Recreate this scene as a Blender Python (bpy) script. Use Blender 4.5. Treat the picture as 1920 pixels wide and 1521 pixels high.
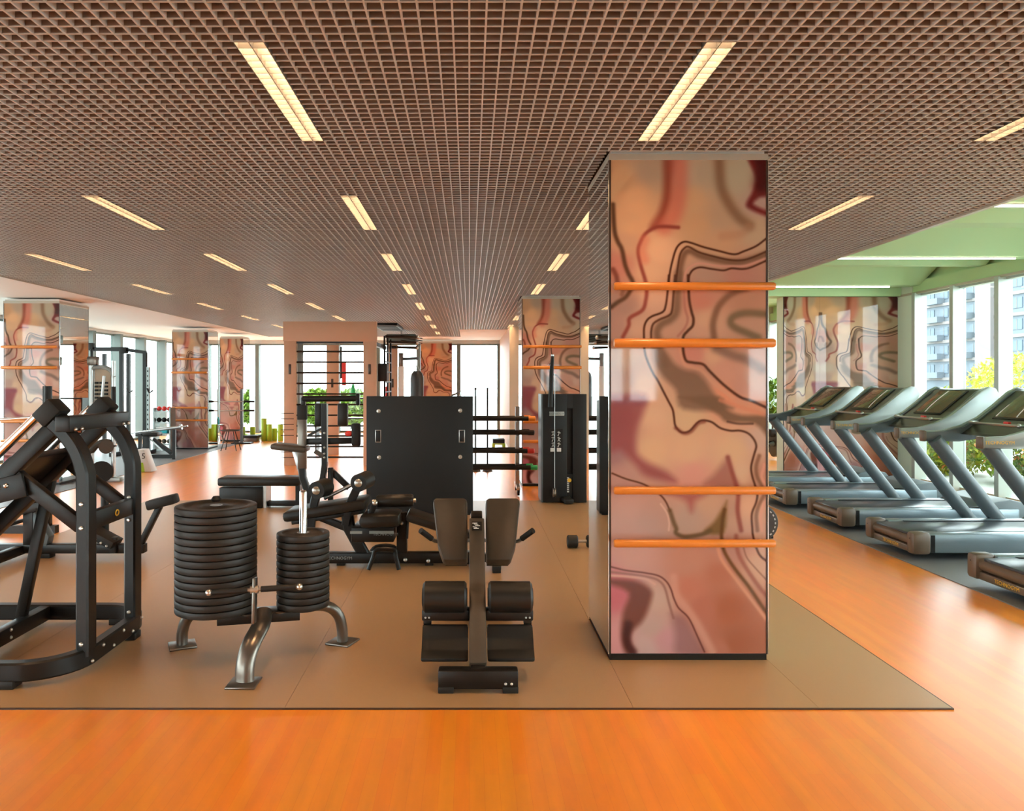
import bpy, bmesh, math, random
import numpy as np
from mathutils import Vector, Matrix

for _o in list(bpy.data.objects):
    bpy.data.objects.remove(_o, do_unlink=True)
scene = bpy.context.scene
COL = scene.collection
R = math.radians
random.seed(7)

# ------------------------------------------------------------------ camera
F_PX, VPX, VPY, EYE = 1430.0, 880.0, 716.0, 1.595
cam_data = bpy.data.cameras.new('camera')
cam = bpy.data.objects.new('camera', cam_data)
COL.objects.link(cam)
cam.location = (0, 0, EYE)
cam.rotation_euler = (R(90), 0, 0)
cam_data.sensor_fit = 'HORIZONTAL'
cam_data.sensor_width = 36
cam_data.lens = F_PX / 1920 * 36
cam_data.shift_x = (960 - VPX) / 1920
cam_data.shift_y = (VPY - 760.5) / 1920
cam_data.clip_start = 0.05
cam_data.clip_end = 500
scene.camera = cam

# ------------------------------------------------------------------ world and exposure
world = bpy.data.worlds.new('world')
scene.world = world
world.use_nodes = True
_bg = world.node_tree.nodes['Background']
_bg.inputs['Color'].default_value = (0.86, 0.96, 1.0, 1)
_bg.inputs['Strength'].default_value = 7.0
scene.view_settings.view_transform = 'Standard'
scene.view_settings.look = 'None'
scene.view_settings.gamma = 1
scene.view_settings.use_curve_mapping = False
scene.view_settings.exposure = 0.45
LAMP_L = 85.0


# ------------------------------------------------------------------ helpers
def lin(c):
    return tuple(((x / 255) / 12.92 if x / 255 <= 0.04045 else ((x / 255 + 0.055) / 1.055) ** 2.4) for x in c)


def P(px, py, y):
    """point at depth y seen at a photograph pixel"""
    return Vector(((px - VPX) / F_PX * y, y, EYE - (py - VPY) / F_PX * y))


def mat(name, rgb, rough=0.5, metal=0.0, spec=0.5, noise=0.0, nscale=20.0, bump=0.0, coat=0.0, emit=None, estr=0.0):
    m = bpy.data.materials.new(name)
    m.use_nodes = True
    nt = m.node_tree
    b = nt.nodes['Principled BSDF']
    b.inputs['Base Color'].default_value = (*rgb, 1)
    b.inputs['Roughness'].default_value = rough
    b.inputs['Metallic'].default_value = metal
    b.inputs['Specular IOR Level'].default_value = spec
    b.inputs['Coat Weight'].default_value = coat
    b.inputs['Coat Roughness'].default_value = 0.08
    if emit:
        b.inputs['Emission Color'].default_value = (*emit, 1)
        b.inputs['Emission Strength'].default_value = estr
    if noise > 0 or bump > 0:
        tc = nt.nodes.new('ShaderNodeTexCoord')
        n = nt.nodes.new('ShaderNodeTexNoise')
        n.inputs['Scale'].default_value = nscale
        n.inputs['Detail'].default_value = 4
        nt.links.new(tc.outputs['Object'], n.inputs['Vector'])
        if noise > 0:
            r = nt.nodes.new('ShaderNodeMapRange')
            r.inputs['To Min'].default_value = 1 - noise
            r.inputs['To Max'].default_value = 1 + noise
            nt.links.new(n.outputs['Fac'], r.inputs['Value'])
            mx = nt.nodes.new('ShaderNodeMix')
            mx.data_type = 'RGBA'
            mx.blend_type = 'MULTIPLY'
            mx.inputs['Factor'].default_value = 1
            mx.inputs['A'].default_value = (*rgb, 1)
            nt.links.new(r.outputs['Result'], mx.inputs['B'])
            nt.links.new(mx.outputs['Result'], b.inputs['Base Color'])
        if bump > 0:
            bp = nt.nodes.new('ShaderNodeBump')
            bp.inputs['Strength'].default_value = bump
            bp.inputs['Distance'].default_value = 0.002
            nt.links.new(n.outputs['Fac'], bp.inputs['Height'])
            nt.links.new(bp.outputs['Normal'], b.inputs['Normal'])
    return m


class G:
    """collects shapes in one bmesh"""

    def __init__(self):
        self.bm = bmesh.new()

    def _add(self, verts, faces):
        vs = [self.bm.verts.new(v) for v in verts]
        fs = []
        for f in faces:
            try:
                fs.append(self.bm.faces.new([vs[i] for i in f]))
            except ValueError:
                pass
        return vs, fs

    def box(self, x0, x1, y0, y1, z0, z1, bev=0.0, M=None):
        vs, fs = self._add([(x, y, z) for x in (x0, x1) for y in (y0, y1) for z in (z0, z1)],
                           [(0, 1, 3, 2), (4, 6, 7, 5), (0, 4, 5, 1), (2, 3, 7, 6), (0, 2, 6, 4), (1, 5, 7, 3)])
        geo = vs
        if bev > 0:
            es = list({e for f in fs for e in f.edges})
            r = bmesh.ops.bevel(self.bm, geom=es, offset=bev, segments=2, affect='EDGES', profile=0.5)
            geo = list({v for f in r['faces'] for v in f.verts} | {v for v in vs if v.is_valid})
        if M is not None:
            bmesh.ops.transform(self.bm, matrix=M, verts=[v for v in geo if v.is_valid])
        return self

    def obox(self, c, s, rot=(0, 0, 0), bev=0.0):
        """box of size s about centre c turned by euler angles in degrees"""
        M = Matrix.Translation(Vector(c)) @ Matrix.Rotation(R(rot[2]), 4, 'Z') @ Matrix.Rotation(R(rot[1]), 4, 'Y') @ Matrix.Rotation(R(rot[0]), 4, 'X')
        return self.box(-s[0] / 2, s[0] / 2, -s[1] / 2, s[1] / 2, -s[2] / 2, s[2] / 2, bev, M)

    def bar(self, p0, p1, w, h, up=(0, 0, 1), bev=0.0):
        """rectangular bar from p0 to p1; h is measured along up"""
        p0, p1 = Vector(p0), Vector(p1)
        d = (p1 - p0)
        L = d.length
        d.normalize()
        u = Vector(up)
        s = d.cross(u)
        if s.length < 1e-4:
            s = d.cross(Vector((0, 1, 0)))
        s.normalize()
        u = s.cross(d).normalized()
        M = Matrix(((d.x, s.x, u.x, p0.x), (d.y, s.y, u.y, p0.y), (d.z, s.z, u.z, p0.z), (0, 0, 0, 1)))
        return self.box(0, L, -w / 2, w / 2, -h / 2, h / 2, bev, M)

    def cyl(self, p0, p1, r, r2=None, seg=16):
        p0, p1 = Vector(p0), Vector(p1)
        return self.tube([p0, p1], [r, r if r2 is None else r2], seg)

    def tube(self, pts, r, seg=12, sy=1.0, up=None, closed=False):
        """round (or flattened by sy) tube along points"""
        pts = [Vector(p) for p in pts]
        n = len(pts)
        rs = r if isinstance(r, (list, tuple)) else [r] * n
        rings = []
        prev = None
        for i, p in enumerate(pts):
            if closed:
                d = pts[(i + 1) % n] - pts[i - 1]
            else:
                d = pts[min(i + 1, n - 1)] - pts[max(i - 1, 0)]
            d.normalize()
            ref = Vector(up) if up else (prev if prev is not None else (Vector((0, 0, 1)) if abs(d.z) < .95 else Vector((1, 0, 0))))
            s = d.cross(ref)
            if s.length < 1e-4:
                s = d.cross(Vector((0, 1, 0)))
            s.normalize()
            u = s.cross(d).normalized()
            prev = u
            rings.append([self.bm.verts.new(p + s * (math.cos(a) * rs[i]) + u * (math.sin(a) * rs[i] * sy))
                          for a in (2 * math.pi * k / seg for k in range(seg))])
        m = n if closed else n - 1
        for i in range(m):
            a, b = rings[i], rings[(i + 1) % n]
            for k in range(seg):
                self.bm.faces.new((a[k], a[(k + 1) % seg], b[(k + 1) % seg], b[k]))
        if not closed:
            self.bm.faces.new(rings[0][::-1])
            self.bm.faces.new(rings[-1])
        return self

    def rtube(self, pts, w, h, up=(0, 0, 1), closed=False):
        """rectangular section swept along points, mitred; w sideways, h along up"""
        pts = [Vector(p) for p in pts]
        n = len(pts)
        rings = []
        c = min(w, h) * 0.14
        sec = [(-w / 2 + c, -h / 2), (w / 2 - c, -h / 2), (w / 2, -h / 2 + c), (w / 2, h / 2 - c), (w / 2 - c, h / 2), (-w / 2 + c, h / 2), (-w / 2, h / 2 - c), (-w / 2, -h / 2 + c)]
        for i, p in enumerate(pts):
            if closed:
                d = (pts[(i + 1) % n] - p).normalized() + (p - pts[i - 1]).normalized()
            else:
                d = Vector()
                if i < n - 1:
                    d += (pts[i + 1] - p).normalized()
                if i > 0:
                    d += (p - pts[i - 1]).normalized()
            d.normalize()
            s = d.cross(Vector(up)).normalized()
            u = s.cross(d).normalized()
            rings.append([self.bm.verts.new(p + s * a + u * b) for a, b in sec])
        m = n if closed else n - 1
        for i in range(m):
            a, b = rings[i], rings[(i + 1) % n]
            for k in range(8):
                self.bm.faces.new((a[k], a[(k + 1) % 8], b[(k + 1) % 8], b[k]))
        if not closed:
            self.bm.faces.new(rings[0][::-1])
            self.bm.faces.new(rings[-1])
        return self

    def lathe(self, prof, c=(0, 0, 0), seg=32, M=None):
        """profile of (radius, height) turned about z at c"""
        rings = []
        allv = []
        for r, z in prof:
            if r < 1e-6:
                v = [self.bm.verts.new((c[0], c[1], c[2] + z))]
            else:
                v = [self.bm.verts.new((c[0] + r * math.cos(2 * math.pi * k / seg), c[1] + r * math.sin(2 * math.pi * k / seg), c[2] + z)) for k in range(seg)]
            rings.append(v)
            allv += v
        for a, b in zip(rings, rings[1:]):
            for k in range(seg):
                q = [a[k % len(a)], a[(k + 1) % len(a)], b[(k + 1) % len(b)], b[k % len(b)]]
                q = list(dict.fromkeys(q))
                if len(q) > 2:
                    try:
                        self.bm.faces.new(q)
                    except ValueError:
                        pass
        if M is not None:
            bmesh.ops.transform(self.bm, matrix=M, verts=allv)
        return self

    def prism(self, poly, y0, y1, axis='y', bev=0.0):
        """polygon (a,b) extruded along an axis between y0 and y1"""
        def pt(a, b, t):
            return {'y': (a, t, b), 'x': (t, a, b), 'z': (a, b, t)}[axis]
        n = len(poly)
        vs, fs = self._add([pt(a, b, y0) for a, b in poly] + [pt(a, b, y1) for a, b in poly],
                           [tuple(range(n))[::-1], tuple(range(n, 2 * n))] + [(k, (k + 1) % n, n + (k + 1) % n, n + k) for k in range(n)])
        if bev > 0:
            es = list({e for f in fs for e in f.edges})
            bmesh.ops.bevel(self.bm, geom=es, offset=bev, segments=2, affect='EDGES', profile=0.5)
        return self

    def ball(self, c, r, sx=1, sy=1, sz=1, sub=2):
        M = Matrix.Translation(Vector(c)) @ Matrix.Diagonal((r * sx, r * sy, r * sz, 1))
        bmesh.ops.create_icosphere(self.bm, subdivisions=sub, radius=1, matrix=M)
        return self


def obj(name, g, material, parent=None, label=None, smooth=35):
    """link a G as ONE mesh object; its points are given in the world, or in the local space of a thing at the origin"""
    me = bpy.data.meshes.new(name)
    bmesh.ops.recalc_face_normals(g.bm, faces=g.bm.faces)
    off = Vector()
    q = parent
    while q is not None:
        off += q.location
        q = q.parent
    if off.length > 0:
        bmesh.ops.translate(g.bm, vec=-off, verts=g.bm.verts)
    g.bm.to_mesh(me)
    g.bm.free()
    for m_ in (material if isinstance(material, (list, tuple)) else [material]):
        me.materials.append(m_)
    if smooth:
        for p in me.polygons:
            p.use_smooth = True
        me.set_sharp_from_angle(angle=R(smooth))
    o = bpy.data.objects.new(name, me)
    COL.objects.link(o)
    if parent is not None:
        o.parent = parent
    if label:
        o['label'] = label
    return o


def tag(o, label, cat, group=None, kind=None):
    o['label'] = label
    o['category'] = cat
    if group:
        o['group'] = group
    if kind:
        o['kind'] = kind
    return o


def thing(name, label, cat, loc=(0, 0, 0), group=None):
    o = bpy.data.objects.new(name, None)
    o.empty_display_size = 0.1
    COL.objects.link(o)
    o.location = loc
    return tag(o, label, cat, group)


def struct(name, g, m, smooth=35):
    o = obj(name, g, m, None, smooth=smooth)
    o['kind'] = 'structure'
    return o


def copy_tree(o, parent=None):
    c = o.copy()
    COL.objects.link(c)
    c.parent = parent
    for ch in list(o.children):
        copy_tree(ch, c)
    return c


def share(src, name, parent, loc):
    """another object on the same mesh"""
    o = bpy.data.objects.new(name, src.data)
    COL.objects.link(o)
    o.parent = parent
    o.location = loc
    return o


def text_mesh(name, body, size, material, parent, M, extrude=0.0006):
    """lettering as a thin mesh; M places the text plane (x right, y up) in the parent's space"""
    cu = bpy.data.curves.new('lettering', 'FONT')
    cu.body = body
    cu.size = size
    cu.align_x = 'CENTER'
    cu.align_y = 'CENTER'
    cu.extrude = extrude
    cu.resolution_u = 2
    t = bpy.data.objects.new('lettering', cu)
    COL.objects.link(t)
    dg = bpy.context.evaluated_depsgraph_get()
    me = bpy.data.meshes.new_from_object(t.evaluated_get(dg))
    bpy.data.objects.remove(t, do_unlink=True)
    me.transform(M)
    me.materials.clear()
    me.materials.append(material)
    o = bpy.data.objects.new(name, me)
    COL.objects.link(o)
    o.parent = parent
    return o


def arc(c, r, a0, a1, n, plane='xz'):
    """points on an arc, angles in degrees"""
    out = []
    for k in range(n + 1):
        a = R(a0 + (a1 - a0) * k / n)
        u, v = r * math.cos(a), r * math.sin(a)
        if plane == 'xz':
            out.append(Vector((c[0] + u, c[1], c[2] + v)))
        elif plane == 'yz':
            out.append(Vector((c[0], c[1] + u, c[2] + v)))
        else:
            out.append(Vector((c[0] + u, c[1] + v, c[2])))
    return out


def smoothline(pts, n=8):
    """Catmull-Rom through points"""
    pts = [Vector(p) for p in pts]
    q = [pts[0] * 2 - pts[1]] + pts + [pts[-1] * 2 - pts[-2]]
    out = []
    for i in range(1, len(q) - 2):
        a, b, c, d = q[i - 1], q[i], q[i + 1], q[i + 2]
        for k in range(n):
            t = k / n
            out.append(0.5 * ((2 * b) + (c - a) * t + (2 * a - 5 * b + 4 * c - d) * t * t + (3 * b - a - 3 * c + d) * t ** 3))
    out.append(pts[-1])
    return out


# ------------------------------------------------------------------ materials
M_black = mat('black powder coat', (0.009, 0.0072, 0.006), 0.36, spec=0.35, noise=0.15, nscale=60)
M_blackmatte = mat('matt black panel', (0.012, 0.0125, 0.013), 0.5, spec=0.35, noise=0.12, nscale=8)
M_rubber = mat('black rubber', (0.012, 0.010, 0.008), 0.55, spec=0.35, noise=0.2, nscale=90, bump=0.15)
M_vinyl = mat('black upholstery', (0.015, 0.012, 0.009), 0.4, spec=0.4, noise=0.12, nscale=40, bump=0.1)
M_vinylb = mat('dark brown upholstery', (0.060, 0.042, 0.027), 0.45, noise=0.1, nscale=40, bump=0.1)
M_chrome = mat('chrome', (0.75, 0.75, 0.75), 0.14, metal=1.0)
M_steel = mat('brushed steel', (0.5, 0.5, 0.49), 0.32, metal=1.0)
M_gun = mat('gunmetal tube', (0.20, 0.175, 0.15), 0.3, metal=0.85)
M_bolt = mat('bolt steel', (0.62, 0.58, 0.52), 0.3, metal=0.9)
M_plate = mat('plate rubber', (0.020, 0.0145, 0.010), 0.5, spec=0.4, noise=0.15, nscale=70, bump=0.12)
M_white = mat('white paint', (0.78, 0.75, 0.71), 0.6)
M_whiteceil = mat('white plaster', (0.80, 0.74, 0.69), 0.7)
M_green_ceil = mat('plaster with green bounce', (0.52, 0.77, 0.43), 0.7)  # green daylight bounce is mixed into the plaster colour
M_beige = mat('beige board', (0.60, 0.36, 0.23), 0.5, noise=0.04, nscale=6)
M_beigewall = mat('sand wall', (0.56, 0.47, 0.35), 0.6)
M_trim = mat('beige metal trim', (0.48, 0.42, 0.34), 0.35, metal=0.3)
M_alu = mat('window aluminium', (0.48, 0.53, 0.48), 0.4, metal=0.3)
M_alu_white = mat('window frame pale', (0.13, 0.16, 0.145), 0.5)
M_mirror = mat('mirror', (0.80, 0.84, 0.82), 0.015, metal=1.0)
M_darkedge = mat('dark edge strip', (0.05, 0.025, 0.015), 0.3)
M_wood = mat('orange wood bar', (0.72, 0.22, 0.03), 0.32, noise=0.16, nscale=9)
M_red = mat('red plastic', (0.75, 0.04, 0.03), 0.4)
M_lime = mat('lime green plastic', (0.42, 0.62, 0.04), 0.45)
M_green = mat('green plastic', (0.02, 0.42, 0.12), 0.45)
M_orange = mat('orange plastic', (0.9, 0.28, 0.03), 0.45)
M_teal = mat('teal plastic', (0.03, 0.42, 0.46), 0.4)
M_yellow = mat('gold lettering', (0.85, 0.48, 0.03), 0.4)
M_print = mat('white lettering', (0.75, 0.75, 0.72), 0.5)
M_plenum = mat('dark plenum', (0.060, 0.034, 0.024), 0.9)
M_slatd = mat('grille lit tone', (0.56, 0.54, 0.525), 0.4)  # lighter tone paints lit undersides on runners and blade lips
M_slatc = mat('grille shaded tone', (0.27, 0.215, 0.195), 0.42)  # darkened tone puts the shade of the cells into the blade faces
M_louvre = mat('lamp louvre blade', (0.15, 0.15, 0.145), 0.5)
M_tube = mat('lamp tube', (1, 1, 1), 0.5, emit=(1.0, 0.60, 0.31), estr=LAMP_L)
M_strip = mat('linear lamp', (1, 1, 1), 0.5, emit=(1.0, 0.93, 0.80), estr=6.0)
M_tread = mat('treadmill belt', (0.035, 0.045, 0.055), 0.28)
M_tgrey = mat('treadmill grey paint', (0.10, 0.125, 0.135), 0.38)
M_tsilver = mat('treadmill silver', (0.33, 0.37, 0.36), 0.3, metal=0.35)
M_trail = mat('treadmill side rail', (0.25, 0.31, 0.345), 0.28, metal=0.4)
M_tcap = mat('treadmill rear cap', (0.13, 0.088, 0.055), 0.38)
M_screen = mat('dark glass screen', (0.10, 0.06, 0.035), 0.06, spec=0.8)
M_console = mat('console black', (0.035, 0.028, 0.022), 0.3)
M_leaf = mat('leaf green', (0.16, 0.27, 0.02), 0.6, noise=0.4, nscale=3)
M_leaf2 = mat('leaf yellow green', (0.36, 0.38, 0.025), 0.6, noise=0.3, nscale=3)
M_flower = mat('orange flower', (0.65, 0.2, 0.04), 0.6)
M_bld = mat('facade', (0.125, 0.15, 0.175), 0.8, noise=0.1, nscale=0.3)
M_bldpink = mat('facade pale rose', (0.18, 0.165, 0.16), 0.8)
M_bldwin = mat('facade window', (0.075, 0.11, 0.145), 0.5)
M_bounce_ground = mat('pale bounce ground', (0.42, 0.42, 0.39), 0.9, noise=0.1, nscale=2)  # pale ground added as a reflector, bouncing daylight into the room


def make_glass(name, tint):
    m = bpy.data.materials.new(name)
    m.use_nodes = True
    nt = m.node_tree
    nt.nodes.clear()
    o = nt.nodes.new('ShaderNodeOutputMaterial')
    mx = nt.nodes.new('ShaderNodeMixShader')
    t = nt.nodes.new('ShaderNodeBsdfTransparent')
    t.inputs['Color'].default_value = (*tint, 1)
    g = nt.nodes.new('ShaderNodeBsdfGlossy')
    g.inputs['Roughness'].default_value = 0.01
    lw = nt.nodes.new('ShaderNodeLayerWeight')
    lw.inputs['Blend'].default_value = 0.5
    pw_ = nt.nodes.new('ShaderNodeMath')
    pw_.operation = 'POWER'
    pw_.inputs[1].default_value = 4.0
    nt.links.new(lw.outputs['Facing'], pw_.inputs[0])
    fr = nt.nodes.new('ShaderNodeMath')
    fr.operation = 'MULTIPLY_ADD'
    fr.inputs[1].default_value = 0.35
    fr.inputs[2].default_value = 0.03
    nt.links.new(pw_.outputs[0], fr.inputs[0])
    nt.links.new(fr.outputs[0], mx.inputs['Fac'])
    nt.links.new(t.outputs['BSDF'], mx.inputs[1])
    nt.links.new(g.outputs['BSDF'], mx.inputs[2])
    nt.links.new(mx.outputs['Shader'], o.inputs['Surface'])
    return m


M_glass = make_glass('window glass', (0.95, 0.985, 0.975))


def make_floor_mat():
    m = bpy.data.materials.new('orange wood vinyl')
    m.use_nodes = True
    nt = m.node_tree
    N, L = nt.nodes, nt.links
    b = N['Principled BSDF']
    tc = N.new('ShaderNodeTexCoord')
    mp = N.new('ShaderNodeMapping')
    mp.inputs['Rotation'].default_value = (0, 0, R(90))
    L.new(tc.outputs['Object'], mp.inputs['Vector'])
    br = N.new('ShaderNodeTexBrick')
    br.inputs['Scale'].default_value = 1.0
    br.inputs['Brick Width'].default_value = 0.62
    br.inputs['Row Height'].default_value = 0.06
    br.inputs['Mortar Size'].default_value = 0.0006
    br.inputs['Bias'].default_value = 0.1
    br.inputs['Color1'].default_value = (0.97, 0.325, 0.012, 1)
    br.inputs['Color2'].default_value = (0.96, 0.26, 0.010, 1)
    br.inputs['Mortar'].default_value = (0.85, 0.2, 0.01, 1)
    L.new(mp.outputs['Vector'], br.inputs['Vector'])
    mp2 = N.new('ShaderNodeMapping')
    mp2.inputs['Scale'].default_value = (14, 1.3, 1)
    L.new(tc.outputs['Object'], mp2.inputs['Vector'])
    n = N.new('ShaderNodeTexNoise')
    n.inputs['Scale'].default_value = 1.0
    n.inputs['Detail'].default_value = 5
    L.new(mp2.outputs['Vector'], n.inputs['Vector'])
    r = N.new('ShaderNodeMapRange')
    r.inputs['From Min'].default_value = 0.3
    r.inputs['From Max'].default_value = 0.7
    r.inputs['To Min'].default_value = 0.90
    r.inputs['To Max'].default_value = 1.06
    L.new(n.outputs['Fac'], r.inputs['Value'])
    mx = N.new('ShaderNodeMix')
    mx.data_type = 'RGBA'
    mx.blend_type = 'MULTIPLY'
    mx.inputs['Factor'].default_value = 1
    L.new(br.outputs['Color'], mx.inputs['A'])
    L.new(r.outputs['Result'], mx.inputs['B'])
    L.new(mx.outputs['Result'], b.inputs['Base Color'])
    b.inputs['Roughness'].default_value = 0.30
    b.inputs['Specular IOR Level'].default_value = 0.6
    b.inputs['Coat Weight'].default_value = 0.95
    b.inputs['Coat IOR'].default_value = 1.62
    b.inputs['Coat Roughness'].default_value = 0.30
    return m


M_floor = make_floor_mat()
M_mat = mat('rubber floor sheet', (0.42, 0.24, 0.105), 0.40, noise=0.10, nscale=260, bump=0.08, coat=0.7)
M_mat.node_tree.nodes['Principled BSDF'].inputs['Coat Roughness'].default_value = 0.38
M_mat.node_tree.nodes['Principled BSDF'].inputs['Coat IOR'].default_value = 1.5
M_matgrey = mat('grey rubber floor sheet', (0.17, 0.17, 0.17), 0.45, noise=0.12, nscale=200, bump=0.08)

# ================================================================== the setting
ZC = 2.90                                   # underside of the open-cell ceiling
XW, XL, YB, YF = 7.20, -9.20, 24.0, -5.0     # window walls right and left, far wall, wall behind the camera

struct('floor', G().box(XL - .1, XW + .1, YF - .1, YB + .1, -0.2, 0.0), M_floor)

# ---- ceiling: dark plenum slab, open-cell grille, plaster margins
CELL = 0.0606667
GX0, GX1, GY0, GY1 = -0.91 - 80 * CELL, 3.83, -1.307, 22.0
ceiling = struct('ceiling', G().box(XL - .1, 3.86, YF - .1, YB + .1, 3.42, 3.6), M_plenum)
LAMPX = [-4.55, -2.73, -0.91, 0.91, 2.73]
LAMPY = [2.93 + 2.42 * k for k in range(8)]
CUTS = []
for _x in LAMPX:
    for _y in LAMPY:
        if _y + 1.2 < 22 and not (_x > -0.3 and _y + 1.2 > 19):
            CUTS.append((_x, _x + 2 * CELL, _y, _y + 20 * 0.0605))
COLS = [(0.80, 1.70, 4.353, 5.10), (0.80, 1.69, 11.64, 12.40)]
HOLES = CUTS + [(a - .012, b + .012, c - .03, d + .012) for a, b, c, d in COLS]


def spans(lo, hi, cuts):
    cuts = sorted(cuts)
    out = []
    a = lo
    for c0, c1 in cuts:
        if c0 > a:
            out.append((a, min(c0, hi)))
        a = max(a, c1)
    if a < hi:
        out.append((a, hi))
    return [(p, q) for p, q in out if q - p > 0.004]


def runner(x):
    g = G()
    yend = GY1 if x < -0.25 else 19.0
    for a, b in spans(GY0, yend, [(h[2] - .002, h[3] + .002) for h in HOLES if h[0] - .001 < x < h[1] + .001]):
        g.box(x - .0035, x + .0035, a, b, ZC, ZC + .055)
    return g


def blade(y, g=None):
    g = g or G()
    xend = GX1 if y < 19.0 else -0.25
    for a, b in spans(GX0, xend, [(h[0] - .002, h[1] + .002) for h in HOLES if h[2] - .001 < y < h[3] + .001]):
        g.box(a, b, y - .0025, y + .0025, ZC + .006, ZC + .055)
        n0 = len(g.bm.faces)
        g.box(a, b, y - .0036, y + .0036, ZC + .002, ZC + .006)
        g.bm.faces.ensure_lookup_table()
        for f_ in g.bm.faces[n0:]:
            f_.material_index = 1  # lip takes the lighter tone as a painted lit edge
    return g


x = GX0
nslat = 0
while x < GX1:
    obj('slat', runner(x), M_slatd, ceiling, smooth=0)
    nslat += 1
    x += CELL
ys = []
y = GY0
while y < GY1:
    ys.append(y)
    y += 0.0605
near = sorted([q for q in ys if q > 2.3])[:300 - nslat]
for q in near:
    obj('slat', blade(q), [M_slatc, M_slatd], ceiling, smooth=0)
gfar = G()
for q in ys:
    if q not in near:
        blade(q, gfar)
o = obj('slat_field', gfar, [M_slatc, M_slatd], ceiling, smooth=0)
o['kind'] = 'stuff'

# plaster margins round the grille
g = G()
g.box(XL, GX0 - .02, YF, YB, ZC - .005, ZC + .1)
g.box(GX0 - .02, 3.83, YF, GY0 - .01, ZC - .005, ZC + .1)
g.box(GX0 - .02, -0.25, GY1 + .02, YB, ZC - .005, ZC + .1)
g.box(-0.25, 3.83, 19.02, YB, ZC - .005, ZC + .1)
obj('plaster_margin', g, M_whiteceil, ceiling, smooth=0)
g = G()
g.box(GX0 - .02, GX0 - .004, GY0, GY1, ZC - .012, ZC + .06)
g.box(3.832, 3.875, YF, 18.0, ZC - .015, 3.42)
obj('edge_trim', g, M_trim, ceiling, smooth=0)

# ---- raised bay over the treadmills
bay = struct('ceiling_bay', G().box(3.875, XW + .1, YF, 18.1, 3.36, 3.6), M_green_ceil)
for k, yb in enumerate([-2.0, 0.9, 3.7, 6.5, 9.28, 12.06]):
    obj('beam', G().prism([(yb - .55, 3.37), (yb - .04, 3.12), (yb + .22, 3.12), (yb + .22, 3.37)], 3.878, XW - .1, axis='x'), M_green_ceil, bay, smooth=0)
    obj('beam', G().prism([(yb + .95, 3.37), (yb + 1.2, 3.20), (yb + 1.36, 3.20), (yb + 1.36, 3.37)], 3.878, XW - .1, axis='x'), M_green_ceil, bay, smooth=0)


# ---- walls
def window_wall(n, axis, at, lo, hi, bays, z0, z1, depth, mw, fm, inner):
    """glazed wall: panes, mullions, head and sill rails; axis 'y' runs along y at x=at"""
    w = bpy.data.objects.new('window_%d' % n, None)
    COL.objects.link(w)
    w.location = (at, lo, 0) if axis == 'y' else (lo, at, 0)
    w['kind'] = 'structure'

    def bx(a0, a1, d0, d1, za, zb):
        g = G()
        if axis == 'y':
            g.box(at + min(d0, d1), at + max(d0, d1), a0, a1, za, zb)
        else:
            g.box(a0, a1, at + min(d0, d1), at + max(d0, d1), za, zb)
        return g
    edges = bays
    for e in edges:
        obj('mullion', bx(e - mw / 2, e + mw / 2, 0.03 * -inner, depth * inner, z0, z1), fm, w, smooth=0)
    for a, b in zip(edges, edges[1:]):
        obj('pane', bx(a + mw / 2, b - mw / 2, -.006, .006, z0 + .06, z1 - .04), M_glass, w, smooth=0)
    obj('sill_rail', bx(lo, hi, -.03 * inner, .06 * inner, z0 - .0, z0 + .06), fm, w, smooth=0)
    obj('head_rail', bx(lo, hi, -.03 * inner, .06 * inner, z1 - .04, z1), fm, w, smooth=0)
    return w


mull = [12.10 - 0.955 * k for k in range(18)]
mull = sorted(mull + [13.055, 14.01, 15.0, 16.0, 17.0, 17.95])
window_wall(1, 'y', XW, mull[0], mull[-1], mull, 0.0, 3.0, 0.16, 0.085, M_alu, -1)
wr = struct('wall_right', G().box(XW - .10, XW + .1, YF, 18.0, 3.0, 3.2).box(XW - .03, XW + .1, YF, 18.0, 3.2, 3.5).box(XW - .02, XW + .1, YF - .1, mull[0], 0, 3.0), M_green_ceil)
obj('cornice', G().box(XW - .13, XW - .10, YF, 18.0, 2.985, 3.02), M_trim, wr, smooth=0)
# pier beside the window at the end of the treadmills
pier = struct('wall_pier', G().box(5.2, 7.14, 12.62, 12.9, 0, 3.02).box(7.08, 7.14, 12.2, 12.62, 0, 3.36), mat('pale green wall', (0.66, 0.76, 0.62), 0.6))
obj('header', G().box(3.88, 7.08, 12.5, 12.9, 3.0, 3.3), M_green_ceil, pier, smooth=0)
struct('wall_far_right', G().box(0.95, XW + .1, 18.0, 18.2, 0, 3.5), M_beigewall)
struct('wall_jamb', G().box(0.95, 1.15, 18.2, YB, 0, 3.0), M_beige)

lm = [-4.6 + 1.43 * k for k in range(21)]
window_wall(2, 'y', XL, lm[0], lm[-1], lm, 0.0, 2.82, 0.22, 0.16, M_alu_white, 1)
struct('wall_left', G().box(XL - .1, XL + .02, YF, YB, 2.82, 3.5), M_white)
bmul = [-9.15 + 1.26 * k for k in range(9)]
window_wall(3, 'x', YB, bmul[0], bmul[-1], bmul, 0.0, 2.78, 0.2, 0.12, M_alu_white, -1)
struct('wall_back', G().box(XL, 1.2, YB - .02, YB + .1, 2.78, 3.5).box(0.93, 1.2, YB - .02, YB + .1, 0, 2.78), M_white)
window_wall(4, 'x', YF, 2.2, 3.4, [2.2, 2.8, 3.4], 1.2, 2.25, 0.18, 0.10, M_alu, 1)
window_wall(5, 'x', YF, 4.9, 6.9, [4.9, 5.9, 6.9], 1.2, 2.25, 0.18, 0.12, M_alu, 1)
window_wall(6, 'x', YF, -8.6, -4.0, [-8.6, -7.45, -6.3, -5.15, -4.0], 0.0, 2.75, 0.18, 0.12, M_alu, 1)
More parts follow.
